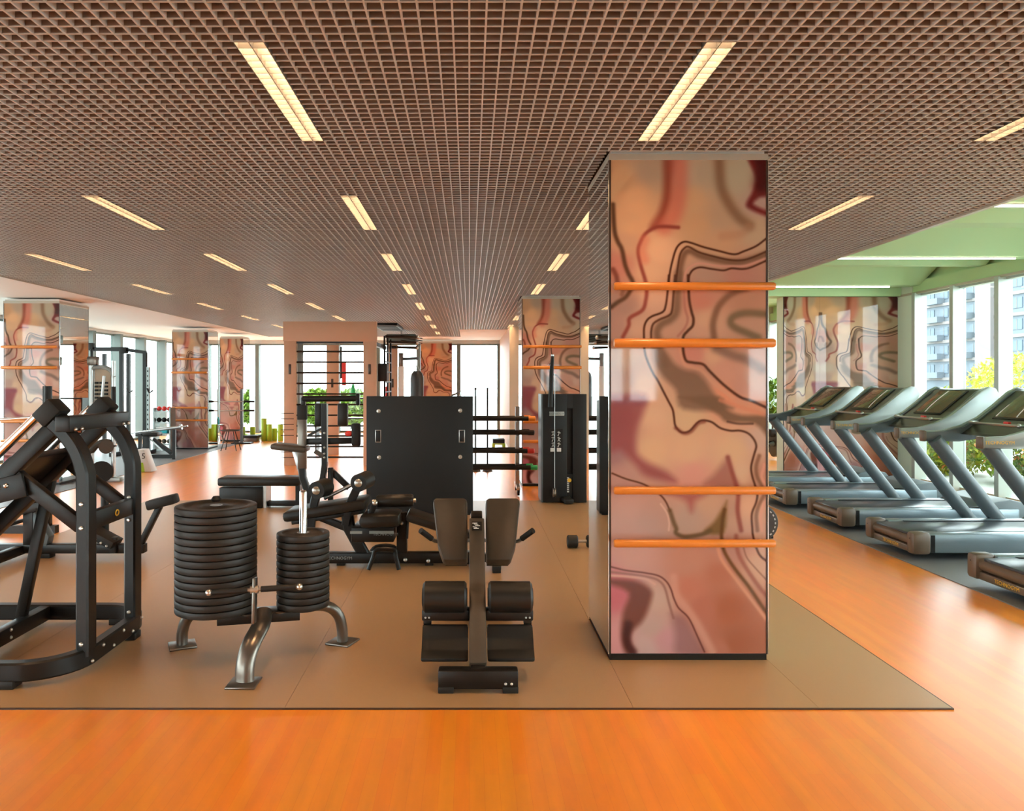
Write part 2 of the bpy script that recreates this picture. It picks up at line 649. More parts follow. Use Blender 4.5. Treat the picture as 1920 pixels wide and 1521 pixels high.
struct('wall_front', G().box(XL, XW, YF - .1, YF + .02, 2.75, 3.5).box(XL, -8.6, YF - .1, YF + .02, 0, 2.75).box(-4.0, 2.2, YF - .1, YF + .02, 0, 2.75)
       .box(2.2, 3.4, YF - .1, YF + .02, 2.25, 2.75).box(2.2, 3.4, YF - .1, YF + .02, 0, 1.2).box(4.9, 6.9, YF - .1, YF + .02, 2.25, 2.75).box(4.9, 6.9, YF - .1, YF + .02, 0, 1.2).box(3.4, 4.9, YF - .1, YF + .02, 0, 2.75).box(6.9, XW, YF - .1, YF + .02, 0, 2.75), M_beigewall)

# ---- rubber sheets on the floor
rm = thing('rubber_mat', 'large brown rubber floor mat under the weight machines and marbled column', 'mat', (-4.3, 3.715, 0))
for a, b, c, d in ((-4.3, -2.6, 3.715, 10.2), (-2.6, -0.9, 3.715, 10.2), (-0.9, 0.798, 3.715, 10.2), (0.798, 1.702, 3.715, 4.352), (0.798, 1.702, 5.102, 10.2), (1.702, 2.35, 3.715, 10.2)):
    obj('mat_sheet', G().box(a + .0008, b - .0008, c, d, 0.0, 0.007), M_mat, rm, smooth=0)
obj('edge_strip', G().box(-4.3, 2.356, 3.707, 3.715, 0.0, 0.007), M_darkedge, rm, smooth=0)
obj('edge_strip', G().box(2.35, 2.356, 3.715, 10.2, 0.0, 0.007), M_darkedge, rm, smooth=0)
rm2 = thing('rubber_mat', 'grey rubber floor mat under the row of treadmills', 'mat', (3.86, 4.0, 0))
for a, b in ((4.9, 7.45), (7.45, 10.0), (10.0, 12.6)):
    obj('mat_sheet', G().box(3.86, 7.0, a + .0012, b - .0012, 0.0, 0.007), M_matgrey, rm2, smooth=0)
rm3 = thing('rubber_mat', 'grey rubber floor mat along the far window side under the squat rack', 'mat', (XL + .3, 5.0, 0))
for a, b, c, d in ((XL + .3, -7.19, 5.0, 19.5), (-7.19, -5.9, 5.0, 11.75), (-7.19, -5.9, 12.67, 17.94), (-6.31, -5.9, 11.75, 12.67), (-6.14, -5.9, 17.94, 18.66), (-7.19, -5.9, 18.66, 19.5)):
    obj('mat_sheet', G().box(a + .0008, b - .0008, c, d, 0.0, 0.007), M_matgrey, rm3, smooth=0)

# ================================================================== ceiling lamps
lamp_proto = None


def make_lamp():
    t = thing('ceiling_lamp', 'x', 'lamp', (0, 0, 0), 'louvre lamps in the grille ceiling')
    W, Ln = 2 * CELL, 20 * 0.0605
    g = G()
    g.box(0.000, .004, 0, Ln, .0, .13)
    g.box(W - .004, W, 0, Ln, .0, .13)
    g.box(.004, W - .004, 0, .004, .0, .13)
    g.box(.004, W - .004, Ln - .004, Ln, .0, .13)
    g.box(0, W, 0, Ln, .13, .14)
    obj('housing', g, M_louvre, t, smooth=0)
    obj('diffuser', G().box(.006, W - .006, .006, Ln - .006, .118, .126), M_tube, t, 'glowing warm white diffuser', smooth=0)
    obj('divider', G().box(W / 2 - .002, W / 2 + .002, .004, Ln - .004, 0.0, .06), M_louvre, t, smooth=0)
    b0 = None
    for k in range(1, 20):
        yy = k * 0.0605
        if b0 is None:
            b0 = obj('louvre_blade', G().box(.004, W - .004, -.0015, .0015, 0.002, .06), M_louvre, t, smooth=0)
            b0.location.y = yy
        else:
            share(b0, 'louvre_blade', t, (0, yy, 0))
    return t


lamp_proto = make_lamp()
ROWN = ['leftmost row', 'second row from left', 'centre left row', 'row in line with the marbled column', 'row nearest the treadmills']
ORDN = ['nearest', 'second nearest', 'third', 'fourth', 'fifth', 'sixth', 'seventh', 'farthest']
first = True
for (x0, x1, y0, y1) in CUTS:
    # skip those the frame cannot show
    px0 = VPX + x0 / y1 * F_PX
    px1 = VPX + x1 / y0 * F_PX
    if VPX + x1 / y1 * F_PX < 0 or VPX + x0 / y1 * F_PX > 1920:
        seen = False
    else:
        seen = True
    t = lamp_proto if first else copy_tree(lamp_proto)
    first = False
    t.location = (x0, y0, ZC + .001)
    i, k = LAMPX.index(x0), LAMPY.index(y0)
    t['label'] = 'narrow warm louvre ceiling lamp, %s in the %s' % (ORDN[k], ROWN[i])

for k, yb in enumerate([3.7, 6.5, 9.28, 12.06]):
    s = thing('linear_lamp', ['white strip lamp under the treadmill bay beam nearest the camera', 'short visible white strip lamp high over the nearest treadmills',
                              'white strip lamp over the middle treadmills', 'white strip lamp just above the wide marbled wall panel'][k], 'lamp', (4.2, yb, 3.1), 'strip lamps in the raised bay')
    obj('profile', G().box(4.15, XW - .55, yb + .0, yb + .03, 3.105, 3.12), M_white, s, smooth=0)
    obj('diffuser', G().box(4.15, XW - .55, yb + .0, yb + .028, 3.09, 3.105), M_strip, s, smooth=0)

# ================================================================== marbled columns
# the printed panel: hand-traced swirl design, one colour per mesh vertex
K = 310 / 1886


def cr(c, pts):
    oy = {'A': 290, 'B': 520, 'C': 750, 'D': 1000}[c]
    return [(1140 + x * K, oy + y * K) for x, y in pts]


BASE = {
    'A': [(120, 300, 200, 150, 110), (300, 500, 228, 172, 128), (250, 800, 215, 165, 125), (480, 150, 180, 150, 125), (900, 200, 190, 165, 140), (950, 500, 210, 165, 125), (1000, 800, 208, 160, 120), (1120, 200, 182, 160, 135), (1450, 250, 180, 165, 140), (1300, 750, 190, 155, 125), (1700, 850, 192, 162, 132), (600, 1100, 228, 178, 142), (230, 1000, 200, 155, 125), (500, 1350, 218, 172, 138), (1300, 980, 205, 158, 122), (1500, 1400, 190, 130, 112), (1100, 1420, 185, 145, 125), (120, 1250, 192, 125, 108), (1740, 560, 180, 150, 138)],
    'B': [(200, 300, 170, 130, 115), (520, 250, 208, 162, 136), (350, 600, 205, 160, 135), (100, 600, 180, 135, 120), (1050, 250, 195, 125, 105), (1120, 500, 212, 162, 132), (1550, 280, 185, 132, 108), (1680, 600, 195, 145, 122), (1050, 640, 205, 155, 130), (750, 640, 192, 147, 125), (200, 900, 188, 160, 140), (200, 1200, 178, 140, 125), (400, 1250, 208, 167, 137), (980, 880, 195, 130, 115), (1180, 900, 208, 162, 132), (1300, 1060, 200, 145, 125), (1500, 1250, 195, 140, 122), (1650, 1200, 205, 162, 142), (500, 1400, 208, 162, 132), (1000, 1150, 178, 125, 105), (1300, 1380, 215, 140, 110)],
    'C': [(120, 200, 140, 78, 82), (500, 200, 208, 167, 137), (500, 600, 208, 167, 132), (900, 600, 208, 165, 132), (1400, 600, 208, 167, 132), (1480, 850, 208, 167, 137), (950, 880, 208, 145, 130), (900, 220, 200, 165, 130), (1600, 100, 210, 142, 112), (1690, 480, 195, 160, 142), (150, 950, 180, 135, 125), (200, 1250, 188, 145, 132), (500, 1350, 180, 140, 126), (900, 1380, 178, 147, 132), (1150, 1200, 190, 152, 128), (1550, 1250, 210, 162, 132), (1370, 1250, 178, 140, 122), (1720, 900, 185, 130, 110), (60, 600, 150, 110, 112)],
    'D': [(300, 250, 192, 142, 127), (900, 350, 188, 132, 112), (900, 680, 190, 118, 98), (1350, 900, 168, 97, 72), (1400, 1300, 165, 95, 70), (1250, 500, 180, 112, 90), (1660, 420, 202, 158, 132), (1370, 260, 182, 132, 118), (560, 800, 192, 157, 142), (500, 1100, 187, 152, 142), (400, 1350, 195, 158, 152), (100, 720, 192, 98, 108), (70, 1300, 208, 142, 142), (1050, 900, 180, 110, 92), (1250, 1380, 180, 112, 92), (640, 1250, 195, 140, 142)],
}
LNE, DK = (72, 34, 20), (82, 46, 30)
STROKES = [
    # crop-wise polylines, spread, colour, strength
    ([('A', [(815, 40), (810, 350), (760, 650), (640, 810)])], 75, (208, 108, 88), .75),
    ([('A', [(800, 825), (640, 815), (540, 825), (430, 895), (370, 1000), (345, 1100), (370, 1250), (425, 1440)]), ('B', [(440, 140), (430, 260), (390, 380), (250, 470), (235, 560), (170, 690)])], 17, (140, 62, 52), .9),
    ([('A', [(420, 960), (390, 1080), (420, 1200)])], 40, (225, 125, 100), .5),
    ([('A', [(1265, 30), (1290, 350), (1380, 560), (1490, 710), (1600, 800)])], 48, (132, 97, 72), .85),
    ([('A', [(1600, 820), (1500, 900), (1300, 930)])], 40, (180, 130, 100), .5),
    ([('A', [(1740, 20), (1770, 150), (1750, 330)])], 70, (70, 12, 14), .95),
    ([('A', [(60, 560), (75, 850), (110, 980), (160, 1080), (195, 1250), (235, 1360), (280, 1450)]), ('B', [(270, 120), (205, 225), (110, 290), (40, 345)])], 20, (84, 54, 36), .9),
    ([('A', [(60, 1310), (95, 1380), (110, 1460)])], 22, (120, 60, 45), .8),
    ([('B', [(180, 120), (160, 200)])], 22, (120, 80, 65), .7),
    ([('A', [(800, 1460), (822, 1280), (865, 1135), (935, 1100), (1040, 1150), (1200, 1192), (1400, 1225), (1560, 1212), (1790, 1135)])], 30, (122, 87, 66), .9),
    ([('B', [(800, -40), (787, 200), (772, 400), (700, 490), (610, 540), (560, 610), (560, 690), (590, 850), (640, 1000)])], 36, (122, 90, 70), .9),
    ([('B', [(820, 820), (860, 1000), (960, 1040), (1060, 1080), (1200, 1230), (1400, 1390)])], 16, (208, 150, 122), .7),
    ([('A', [(690, 1450), (702, 1350), (727, 1230), (767, 1090), (810, 1022), (870, 990), (950, 1005), (1080, 1050), (1260, 1097), (1430, 1135), (1540, 1100), (1680, 1040), (1800, 950)])], 9, LNE, .95),
    ([('B', [(690, -20), (677, 150), (655, 320), (620, 400), (500, 450), (440, 500), (410, 580), (408, 700), (412, 830), (440, 950), (510, 1110), (560, 1190), (620, 1310), (680, 1430), (725, 1521)]),
      ('C', [(740, 200), (755, 310), (800, 372), (850, 393), (920, 370), (1000, 282), (1060, 252), (1160, 270), (1260, 340), (1370, 370), (1480, 370), (1570, 402), (1632, 470), (1658, 550), (1632, 650), (1600, 780), (1607, 880), (1640, 1000), (1665, 1100), (1650, 1200), (1602, 1330), (1605, 1500)]),
      ('D', [(1612, 60), (1640, 175), (1685, 285), (1760, 355)])], 9.5, LNE, .95),
    ([('C', [(760, 340), (850, 400), (930, 380), (1010, 290), (1080, 265)])], 17, (110, 45, 35), .6),
    ([('A', [(770, 1450), (792, 1280), (822, 1130), (870, 1062), (920, 1050), (1030, 1110), (1200, 1160), (1380, 1200), (1520, 1203), (1640, 1170), (1800, 1100)])], 9, DK, .9),
    ([('B', [(762, -20), (742, 200), (725, 380), (690, 440), (580, 490), (512, 540), (490, 620), (488, 700)])], 10, DK, .9),
    ([('A', [(860, 1450), (880, 1350), (930, 1280), (1040, 1240), (1250, 1270), (1400, 1270), (1560, 1265), (1790, 1180)])], 9, (215, 150, 132), .7),
    ([('A', [(908, 1450), (925, 1370), (970, 1310), (1050, 1285), (1180, 1305), (1310, 1320), (1400, 1297), (1520, 1305), (1620, 1285), (1800, 1205)])], 9, LNE, .9),
    ([('B', [(908, -20), (918, 250), (945, 400), (965, 480), (955, 560), (900, 620), (850, 690), (848, 840), (880, 960), (960, 985), (1070, 1005), (1150, 1090), (1300, 1240), (1480, 1380), (1620, 1430), (1790, 1510)])], 12, LNE, .95),
    ([('B', [(860, 150), (870, 350), (900, 480), (870, 580), (790, 680)])], 12, (165, 100, 88), .6),
    ([('B', [(1560, 130), (1450, 165), (1350, 225), (1255, 330), (1205, 450), (1185, 560), (1195, 690)])], 30, (122, 82, 62), .85),
    ([('B', [(1220, 820), (1400, 900), (1560, 950), (1730, 1060)])], 42, (128, 98, 84), .85),
    ([('B', [(1790, 425), (1560, 412), (1420, 452), (1385, 520), (1430, 580), (1560, 640), (1690, 695)])], 34, (116, 92, 68), .9),
    ([('C', [(1340, 265), (1460, 290), (1620, 290)])], 10, (70, 45, 35), .7),
    ([('C', [(1260, 20), (1500, 100), (1740, 180)])], 18, (212, 130, 100), .6),
    ([('B', [(120, 1440), (300, 1440), (380, 1440)])], 40, (140, 75, 85), .7),
    ([('C', [(1340, 680), (1385, 850), (1430, 1000), (1452, 1100), (1445, 1300), (1480, 1521)])], 20, (136, 66, 60), .85),
    ([('C', [(1300, 1280), (1275, 1400), (1265, 1521)]), ('D', [(1262, 60), (1275, 190), (1325, 310), (1420, 460), (1560, 650), (1700, 870), (1760, 960)])], 16, (95, 62, 34), .9),
    ([('C', [(50, 862), (200, 925), (400, 988), (560, 1090), (640, 1180), (695, 1300)])], 8, DK, .9),
    ([('C', [(690, 1290), (730, 1420), (760, 1500)]), ('D', [(760, 30), (830, 68), (930, 66), (1060, 40), (1140, 0)])], 20, (96, 74, 48), .85),
    ([('C', [(590, 1215), (655, 1315), (682, 1420), (678, 1521)])], 8, (212, 172, 152), .8),
    ([('C', [(1690, 660), (1655, 780), (1665, 900), (1720, 1010), (1740, 1100), (1680, 1230), (1650, 1350), (1660, 1521)])], 18, (125, 85, 65), .85),
    ([('C', [(1750, 760), (1715, 900), (1760, 1010)])], 14, (218, 150, 130), .7),
    ([('C', [(1740, 1200), (1700, 1350), (1710, 1521)])], 12, (214, 148, 126), .7),
    ([('D', [(1215, 170), (1265, 340), (1420, 565), (1560, 760), (1760, 1040)])], 15, (212, 150, 122), .85),
    ([('D', [(1425, 60), (1430, 180), (1465, 310), (1560, 480), (1680, 660), (1760, 760)])], 19, (150, 90, 76), .85),
    ([('D', [(1500, 170), (1540, 310), (1640, 440), (1760, 575)])], 7, (140, 96, 78), .8),
    ([('D', [(730, 540), (760, 740), (880, 910), (970, 1050), (1050, 1200), (1150, 1400)])], 34, (205, 148, 130), .8),
    ([('D', [(40, 420), (200, 460), (400, 487), (560, 522), (650, 590), (700, 680), (730, 780), (780, 890), (870, 980), (920, 1060), (980, 1200), (1065, 1400)])], 7, (95, 50, 45), .85),
    ([('D', [(40, 480), (250, 505), (450, 537), (560, 575), (630, 660), (680, 850), (725, 1010)])], 11, (142, 98, 88), .8),
    ([('D', [(40, 520), (250, 535), (420, 560), (520, 620)])], 11, (208, 160, 142), .8),
    ([('D', [(230, 1080), (210, 1220), (225, 1320), (275, 1400)])], 36, (66, 24, 24), .92),
]
FILLS = [
    # soft-edged areas: outline, edge softness, colour, strength
    ('B', [(500, 800), (640, 850), (760, 1000), (880, 1070), (1000, 1100), (1100, 1200), (1240, 1400), (1400, 1521), (850, 1521), (760, 1300), (620, 1150), (520, 980)], 30, (122, 92, 74), .9),
    ('C', [(800, -20), (1000, 60), (1120, 110), (1250, 200), (1340, 270), (1640, 290), (1790, 430), (1790, 210), (1500, 190), (1330, 120), (1250, -20)], 24, (114, 84, 64), .92),
    ('C', [(20, -40), (410, -40), (400, 150), (330, 330), (310, 500), (330, 640), (450, 740), (650, 840), (760, 960), (560, 940), (400, 880), (300, 760), (150, 600), (20, 560)], 45, (142, 72, 76), .9),
    ('D', [(10, 560), (250, 570), (400, 620), (485, 700), (480, 800), (430, 950), (370, 1060), (270, 1160), (240, 1260), (290, 1420), (200, 1420), (150, 1200), (170, 950), (230, 720), (10, 610)], 32, (102, 48, 36), .92),
    ('A', [(1580, 10), (1830, 10), (1830, 420), (1720, 480), (1660, 560), (1830, 650), (1830, 700), (1640, 630), (1570, 560), (1650, 400), (1680, 250)], 22, (104, 22, 24), .9),
    ('A', [(630, 10), (760, 10), (740, 300), (720, 520), (650, 720), (600, 820), (480, 825), (580, 640), (630, 420)], 38, (134, 54, 38), .85),
    ('C', [(1340, 670), (1400, 880), (1440, 1010), (1080, 1000), (1180, 870), (1270, 760)], 38, (158, 98, 88), .85),
    ('C', [(1325, 1180), (1290, 1540), (1070, 1540), (1180, 1420), (1260, 1290)], 24, (114, 84, 46), .9),
    ('C', [(660, 1090), (1090, 1090), (980, 1180), (930, 1310), (860, 1180)], 40, (155, 86, 82), .85),
    ('D', [(700, 960), (860, 1000), (950, 1180), (1060, 1420), (760, 1420), (740, 1200)], 45, (146, 102, 102), .8),
]
NU, NV = 230, 760
PX0, PX1, PY0, PY1 = 1146.0, 1436.0, 298.0, 1233.0


def build_print():
    gx, gy = np.meshgrid(np.linspace(PX0, PX1, NU + 1), np.linspace(PY1, PY0, NV + 1))
    gx = PX0 + (gx - PX0) * (1 - 0.034 * (gy - PY0) / (PY1 - PY0))      # the panel edge leans a little in the photograph
    gx, gy = gx.ravel(), gy.ravel()
    num = np.zeros((gx.size, 3))
    den = np.zeros(gx.size)
    for c, rows in BASE.items():
        for x, y, r, g_, b in rows:
            (px, py), = cr(c, [(x, y)])
            d2 = (gx - px) ** 2 + (gy - py) ** 2
            w = 1 / (d2 + 60.0) ** 1.7
            num += w[:, None] * np.array([r, g_, b])
            den += w
    img = num / den[:, None]
    for c, q, soft, colr, al in FILLS:
        pl = [(p.x, p.y) for p in smoothline([Vector((a, b, 0)) for a, b in cr(c, q + q[:1])], 4)]
        best = np.full(gx.size, 1e9)
        inside = np.zeros(gx.size, dtype=bool)
        for (ax, ay), (bx_, by_) in zip(pl, pl[1:]):
            dx, dy = bx_ - ax, by_ - ay
            t = np.clip(((gx - ax) * dx + (gy - ay) * dy) / (dx * dx + dy * dy + 1e-9), 0, 1)
            best = np.minimum(best, (gx - ax - t * dx) ** 2 + (gy - ay - t * dy) ** 2)
            if ay != by_:
                inside ^= ((ay > gy) != (by_ > gy)) & (gx < dx * (gy - ay) / dy + ax)
        sd = np.where(inside, 1, -1) * np.sqrt(best)
        w = np.clip(sd / (3.2 * soft * K) + .5, 0, 1)
        a = al * w * w * (3 - 2 * w)
        img = img * (1 - a[:, None]) + np.array(colr) * a[:, None]
    for segs, sg, colr, al in STROKES:
        pts = []
        for c, q in segs:
            pts += cr(c, q)
        pl = [(p.x, p.y) for p in smoothline([Vector((a, b, 0)) for a, b in pts], 6)]
        s = max(sg * K, 1.25)
        xs_ = [p[0] for p in pl]
        ys_ = [p[1] for p in pl]
        idx = np.where((gx > min(xs_) - 3.2 * s) & (gx < max(xs_) + 3.2 * s) & (gy > min(ys_) - 3.2 * s) & (gy < max(ys_) + 3.2 * s))[0]
        if idx.size == 0:
            continue
        qx, qy = gx[idx], gy[idx]
        best = np.full(idx.size, 1e9)
        for (ax, ay), (bx_, by_) in zip(pl, pl[1:]):
            dx, dy = bx_ - ax, by_ - ay
            l2 = dx * dx + dy * dy + 1e-9
            t = np.clip(((qx - ax) * dx + (qy - ay) * dy) / l2, 0, 1)
            d2 = (qx - ax - t * dx) ** 2 + (qy - ay - t * dy) ** 2
            best = np.minimum(best, d2)
        a = al * np.exp(-(best / (2 * s * s)) ** 1.25)
        img[idx] = img[idx] * (1 - a[:, None]) + np.array(colr) * a[:, None]
    srgb = np.clip(img / 255, 0, 1)
    return np.where(srgb <= 0.04045, srgb / 12.92, ((srgb + 0.055) / 1.055) ** 2.4)


def print_mesh(width, height):
    """flat printed sheet, local x 0..width, z 0..height, facing -y"""
    me = bpy.data.meshes.new('printed_panel')
    u, v = np.meshgrid(np.linspace(0, width, NU + 1), np.linspace(0, height, NV + 1))
    co = np.stack([u.ravel(), np.zeros(u.size), v.ravel()], 1)
    i = np.arange(NU * NV)
    r, c = i // NU, i % NU
    a = r * (NU + 1) + c
    faces = np.stack([a, a + 1, a + NU + 2, a + NU + 1], 1)
    me.vertices.add(len(co))
    me.vertices.foreach_set('co', co.ravel())
    me.loops.add(faces.size)
    me.loops.foreach_set('vertex_index', faces.ravel())
    me.polygons.add(len(faces))
    me.polygons.foreach_set('loop_start', np.arange(0, faces.size, 4))
    me.update(calc_edges=True)
    at = me.color_attributes.new('print', 'FLOAT_COLOR', 'POINT')
    rgba = np.ones((len(co), 4), dtype=np.float32)
    rgba[:, :3] = build_print()
    at.data.foreach_set('color', rgba.ravel())
    return me


def make_print_mat():
    m = bpy.data.materials.new('glossy marbled print')
    m.use_nodes = True
    nt = m.node_tree
    b = nt.nodes['Principled BSDF']
    a = nt.nodes.new('ShaderNodeVertexColor')
    a.layer_name = 'print'
    hs = nt.nodes.new('ShaderNodeHueSaturation')
    hs.inputs['Value'].default_value = PRINT_GAIN
    hs.inputs['Saturation'].default_value = 1.0
    nt.links.new(a.outputs['Color'], hs.inputs['Color'])
    nt.links.new(hs.outputs['Color'], b.inputs['Base Color'])
    b.inputs['Roughness'].default_value = 0.04
    b.inputs['Specular IOR Level'].default_value = 0.5
    return m


PRINT_GAIN = 0.95
M_printmat = make_print_mat()
PW, PH = 0.88, 2.835
PRINT = print_mesh(PW, PH)
PRINT.materials.append(M_printmat)


def add_print(parent, x, y, z, sx=1.0, sz=1.0, rz=0.0):
    o = bpy.data.objects.new('marbled_panel', PRINT)
    COL.objects.link(o)
    o.parent = parent
    o.location = (x, y, z)
    o.scale = (sx, 1, sz)
    o.rotation_euler = (0, 0, rz)
    o['label'] = 'glossy panel with mauve and cream marble swirls'
    return o


BARZ = [2.13, 1.812, 0.986, 0.69]


def make_column(label, w, d, h, loc, bars=True, mirrors=True):
    """local: x 0..w, front face at y 0, depth d"""
    t = thing('marbled_column', label, 'column', (0, 0, 0), 'columns with marbled panels')
    obj('core', G().box(.012, w - .012, .012, d - .012, 0.0, h + .03), M_white, t, smooth=0)
    add_print(t, 0.008, -.002, .045, (w - .016) / PW, (h - .08) / PH)
    add_print(t, w - .008, d + .002, .045, (w - .016) / PW, (h - .08) / PH, math.pi)
    obj('skirting', G().box(.004, w - .004, .0, d, 0.0, .04), M_black, t, smooth=0)
    obj('top_trim', G().box(-.004, w + .004, -.006, d + .006, h - .035, h), M_trim, t, smooth=0)
    for xx in (0.0, w - .008):
        for yy in (-.004, d - .006):
            obj('edge_strip', G().box(xx, xx + .008, yy, yy + .010, 0.04, h - .035), M_darkedge, t, smooth=0)
    if mirrors:
        obj('mirror', G().box(-.004, .008, .012, d - .02, .04, h - .035), M_mirror, t, smooth=0)
        obj('mirror', G().box(w - .008, w + .004, .012, d - .02, .04, h - .035), M_mirror, t, smooth=0)
        obj('mirror_edge', G().box(-.007, -.003, -.002, .012, .04, h - .035), M_chrome, t, smooth=0)
        obj('mirror_edge', G().box(w + .003, w + .007, -.002, .012, .04, h - .035), M_chrome, t, smooth=0)
    if bars:
        for k, z in enumerate(BARZ):
            r = .0225 if k != 1 else .025
            b = obj('wooden_bar', G().tube([(.01, -.085, z), (.02, -.085, z), (w + .0, -.085, z), (w + .01, -.085, z)], [r * .8, r, r, r * .8], 16), M_wood, t, 'round orange-stained wooden bar')
            for xx in (.04, w - .04):
                obj('bracket', G().cyl((xx, -.085, z), (xx, -.004, z), .009, seg=10), M_steel, b)
    t.location = loc
    return t


make_column('large marbled column with four wooden bars in the centre foreground', .90, .747, ZC - .005, (0.80, 4.353, 0))
make_column('marbled column with wooden bars behind the black machine tower', .885, .76, ZC - .005, (0.805, 11.64, 0))
make_column('dark marbled column with wooden bars behind the leg press machine', .86, .90, 2.84, (-7.18, 11.76, 0))
make_column('marbled column with wooden bars beside the red exercise balls', .84, .7, 2.80, (-6.99, 17.95, 0))
make_column('narrow pinkish marbled column next to the small black stool', .62, .6, 2.78, (-6.67, 20.4, 0), bars=False)
make_column('far marbled column behind the hanging punching bag', .96, .4, 2.80, (-1.49, 23.3, 0), bars=False, mirrors=False)
pw = thing('wall_panel', 'wide marbled wall panel behind the far end of the treadmills', 'wall panel', (5.2, 12.6, 0))
add_print(pw, .59, -.0, .045, -.59 / PW, 2.95 / PH)
add_print(pw, .592, -.0, .045, 1.285 / PW, 2.95 / PH)
obj('backing', G().box(5.19, 7.08, 12.604, 12.618, .03, 3.0), M_darkedge, pw, smooth=0)

# ================================================================== treadmills
TX = Matrix(((0, 0, -1), (-1, 0, 0), (0, 1, 0))).to_4x4()      # lettering that faces -x
TY = Matrix(((1, 0, 0), (0, 0, -1), (0, 1, 0))).to_4x4()       # lettering that faces -y


def make_treadmill():
    t = thing('treadmill', 'x', 'treadmill', (0, 0, 0), 'treadmills in a row by the windows')
    obj('deck', G().box(.10, 1.95, -.37, .37, .075, .20, .01), M_black, t)
    obj('belt', G().box(.035, 1.55, -.265, .265, .20, .229, .012), M_tread, t, 'dark running belt')
    for s in (-1, 1):
        a, b = sorted((s * .275, s * .405))
        r = obj('side_rail', G().box(.155, 1.9, a, b, .065, .238, .014), M_trail, t, 'silver grey side rail')
        obj('rail_groove', G().box(.30, 1.86, s * .262 - .010, s * .262 + .010, .230, .236), M_black, r, smooth=0)
        obj('rail_joint', G().box(.165, .20, min(s * .405, s * .409), max(s * .405, s * .409), .07, .225), M_black, r, smooth=0)
        a, b = sorted((s * .30, s * .418))
        c = obj('rear_cap', G().box(.0, .165, a, b, .05, .25, .03), M_tcap, t, 'bronze plastic corner cap')
        obj('screw', G().cyl((-.002, s * .36, .19), (.004, s * .36, .19), .006, seg=8), M_black, c)
    obj('rear_roller', G().cyl((.075, -.30, .168), (.075, .30, .168), .052, seg=20), M_tcap, t)
    rb = obj('rear_bar', G().box(.03, .14, -.31, .31, .052, .115, .012), M_tcap, t)
    text_mesh('lettering', 'TECHNOGYM', .042, M_yellow, rb, Matrix.Translation((.0285, 0, .084)) @ TX)
    obj('rear_strip', G().box(.028, .034, -.27, -.10, .106, .112), M_tsilver, t, smooth=0)
    hood = [(1.50, .08), (1.50, .22), (1.62, .30), (1.82, .335), (1.98, .30), (2.06, .20), (2.06, .08)]
    obj('motor_hood', G().prism(hood, -.385, .385, 'y', .015), M_tgrey, t)
    for s in (-1, 1):
        obj('upright', G().cyl((1.40, s * .385, .10), (.68, s * .385, 1.02), .067, seg=24), M_tgrey, t, 'thick slanted grey tube')
        low = [(.60, 1.0), (.92, .995), (1.15, 1.03), (1.34, 1.10), (1.50, 1.21), (1.61, 1.33), (1.65, 1.44)]
        up = [(1.61, 1.52), (1.53, 1.535), (1.44, 1.49), (1.30, 1.36), (1.14, 1.235), (.98, 1.145), (.80, 1.108), (.60, 1.10)]
        inn = [(x, z) for x, z in low] + [(x - .01, z - .012) for x, z in up]
        a, b = sorted((s * .385, s * .42))
        obj('inner_arm', G().prism(inn, a, b, 'y', .006), M_tgrey, t)
        a, b = sorted((s * .42, s * .465))
        arm = obj('arm', G().prism(low + up, a, b, 'y', .012), M_tsilver, t, 'silver curved arm')
        a, b = sorted((s * .38, s * .47))
        obj('arm_end', G().box(.572, .602, a, b, .995, 1.105, .012), M_tcap, arm)
        if s < 0:
            text_mesh('lettering', 'TECHNOGYM', .042, M_yellow, arm, Matrix.Translation((.735, -.4655, 1.05)) @ TY)
    prof = [(.93, 1.07), (.98, 1.10), (1.06, 1.16), (1.20, 1.265), (1.48, 1.50), (1.54, 1.515), (1.585, 1.46), (1.54, 1.35), (1.38, 1.18), (1.15, 1.07)]
    con = obj('console', G().prism(prof, -.386, .386, 'y', .008), M_console, t)
    n = Vector((-.642, 0, .766))
    p0, p1 = Vector((1.17, 0, 1.24)), Vector((1.45, 0, 1.475))
    obj('screen', G().bar(p0 + n * .008, p1 + n * .008, .44, .018, up=n, bev=.004), M_screen, con, 'glossy touch screen')
    obj('screen_frame', G().bar(p0 + n * .002 - (p1 - p0) * .06, p1 + n * .002 + (p1 - p0) * .06, .49, .018, up=n, bev=.004), M_black, con)
    obj('stop_button', G().obox((1.09, -.05, 1.20), (.03, .07, .03), bev=.006), M_red, con, 'red stop button')
    obj('front_handle', G().tube(smoothline([(1.12, -.385, 1.19), (1.0, -.33, 1.19), (.96, -.2, 1.19), (.96, .2, 1.19), (1.0, .33, 1.19), (1.12, .385, 1.19)], 4), .013, 10), M_steel, t)
    for s in (-1, 1):
        obj('handle_joint', G().ball((1.0, s * .33, 1.19), .022), M_steel, t)
    obj('cable', G().tube(smoothline([(1.30, -.30, .24), (1.42, -.34, .25), (1.58, -.37, .24), (1.75, -.39, .2)], 4), .009, 6), M_black, t)
    return t


tm = make_treadmill()
TY_C = [5.62, 7.17, 8.48, 9.90, 11.2]
TLAB = ['nearest treadmill, cut off by the picture edge, only its running deck in view', 'second nearest treadmill with its console partly cut off by the picture edge',
        'middle treadmill of the row, its orange-lit screen before the window', 'fourth nearest treadmill, its console half before the marbled wall panel', 'farthest treadmill, its deck end hidden by the big column']
for k, yc in enumerate(TY_C):
    o = tm if k == 0 else copy_tree(tm)
    o.location = (3.93, yc, 0.007)
    o['label'] = TLAB[k]

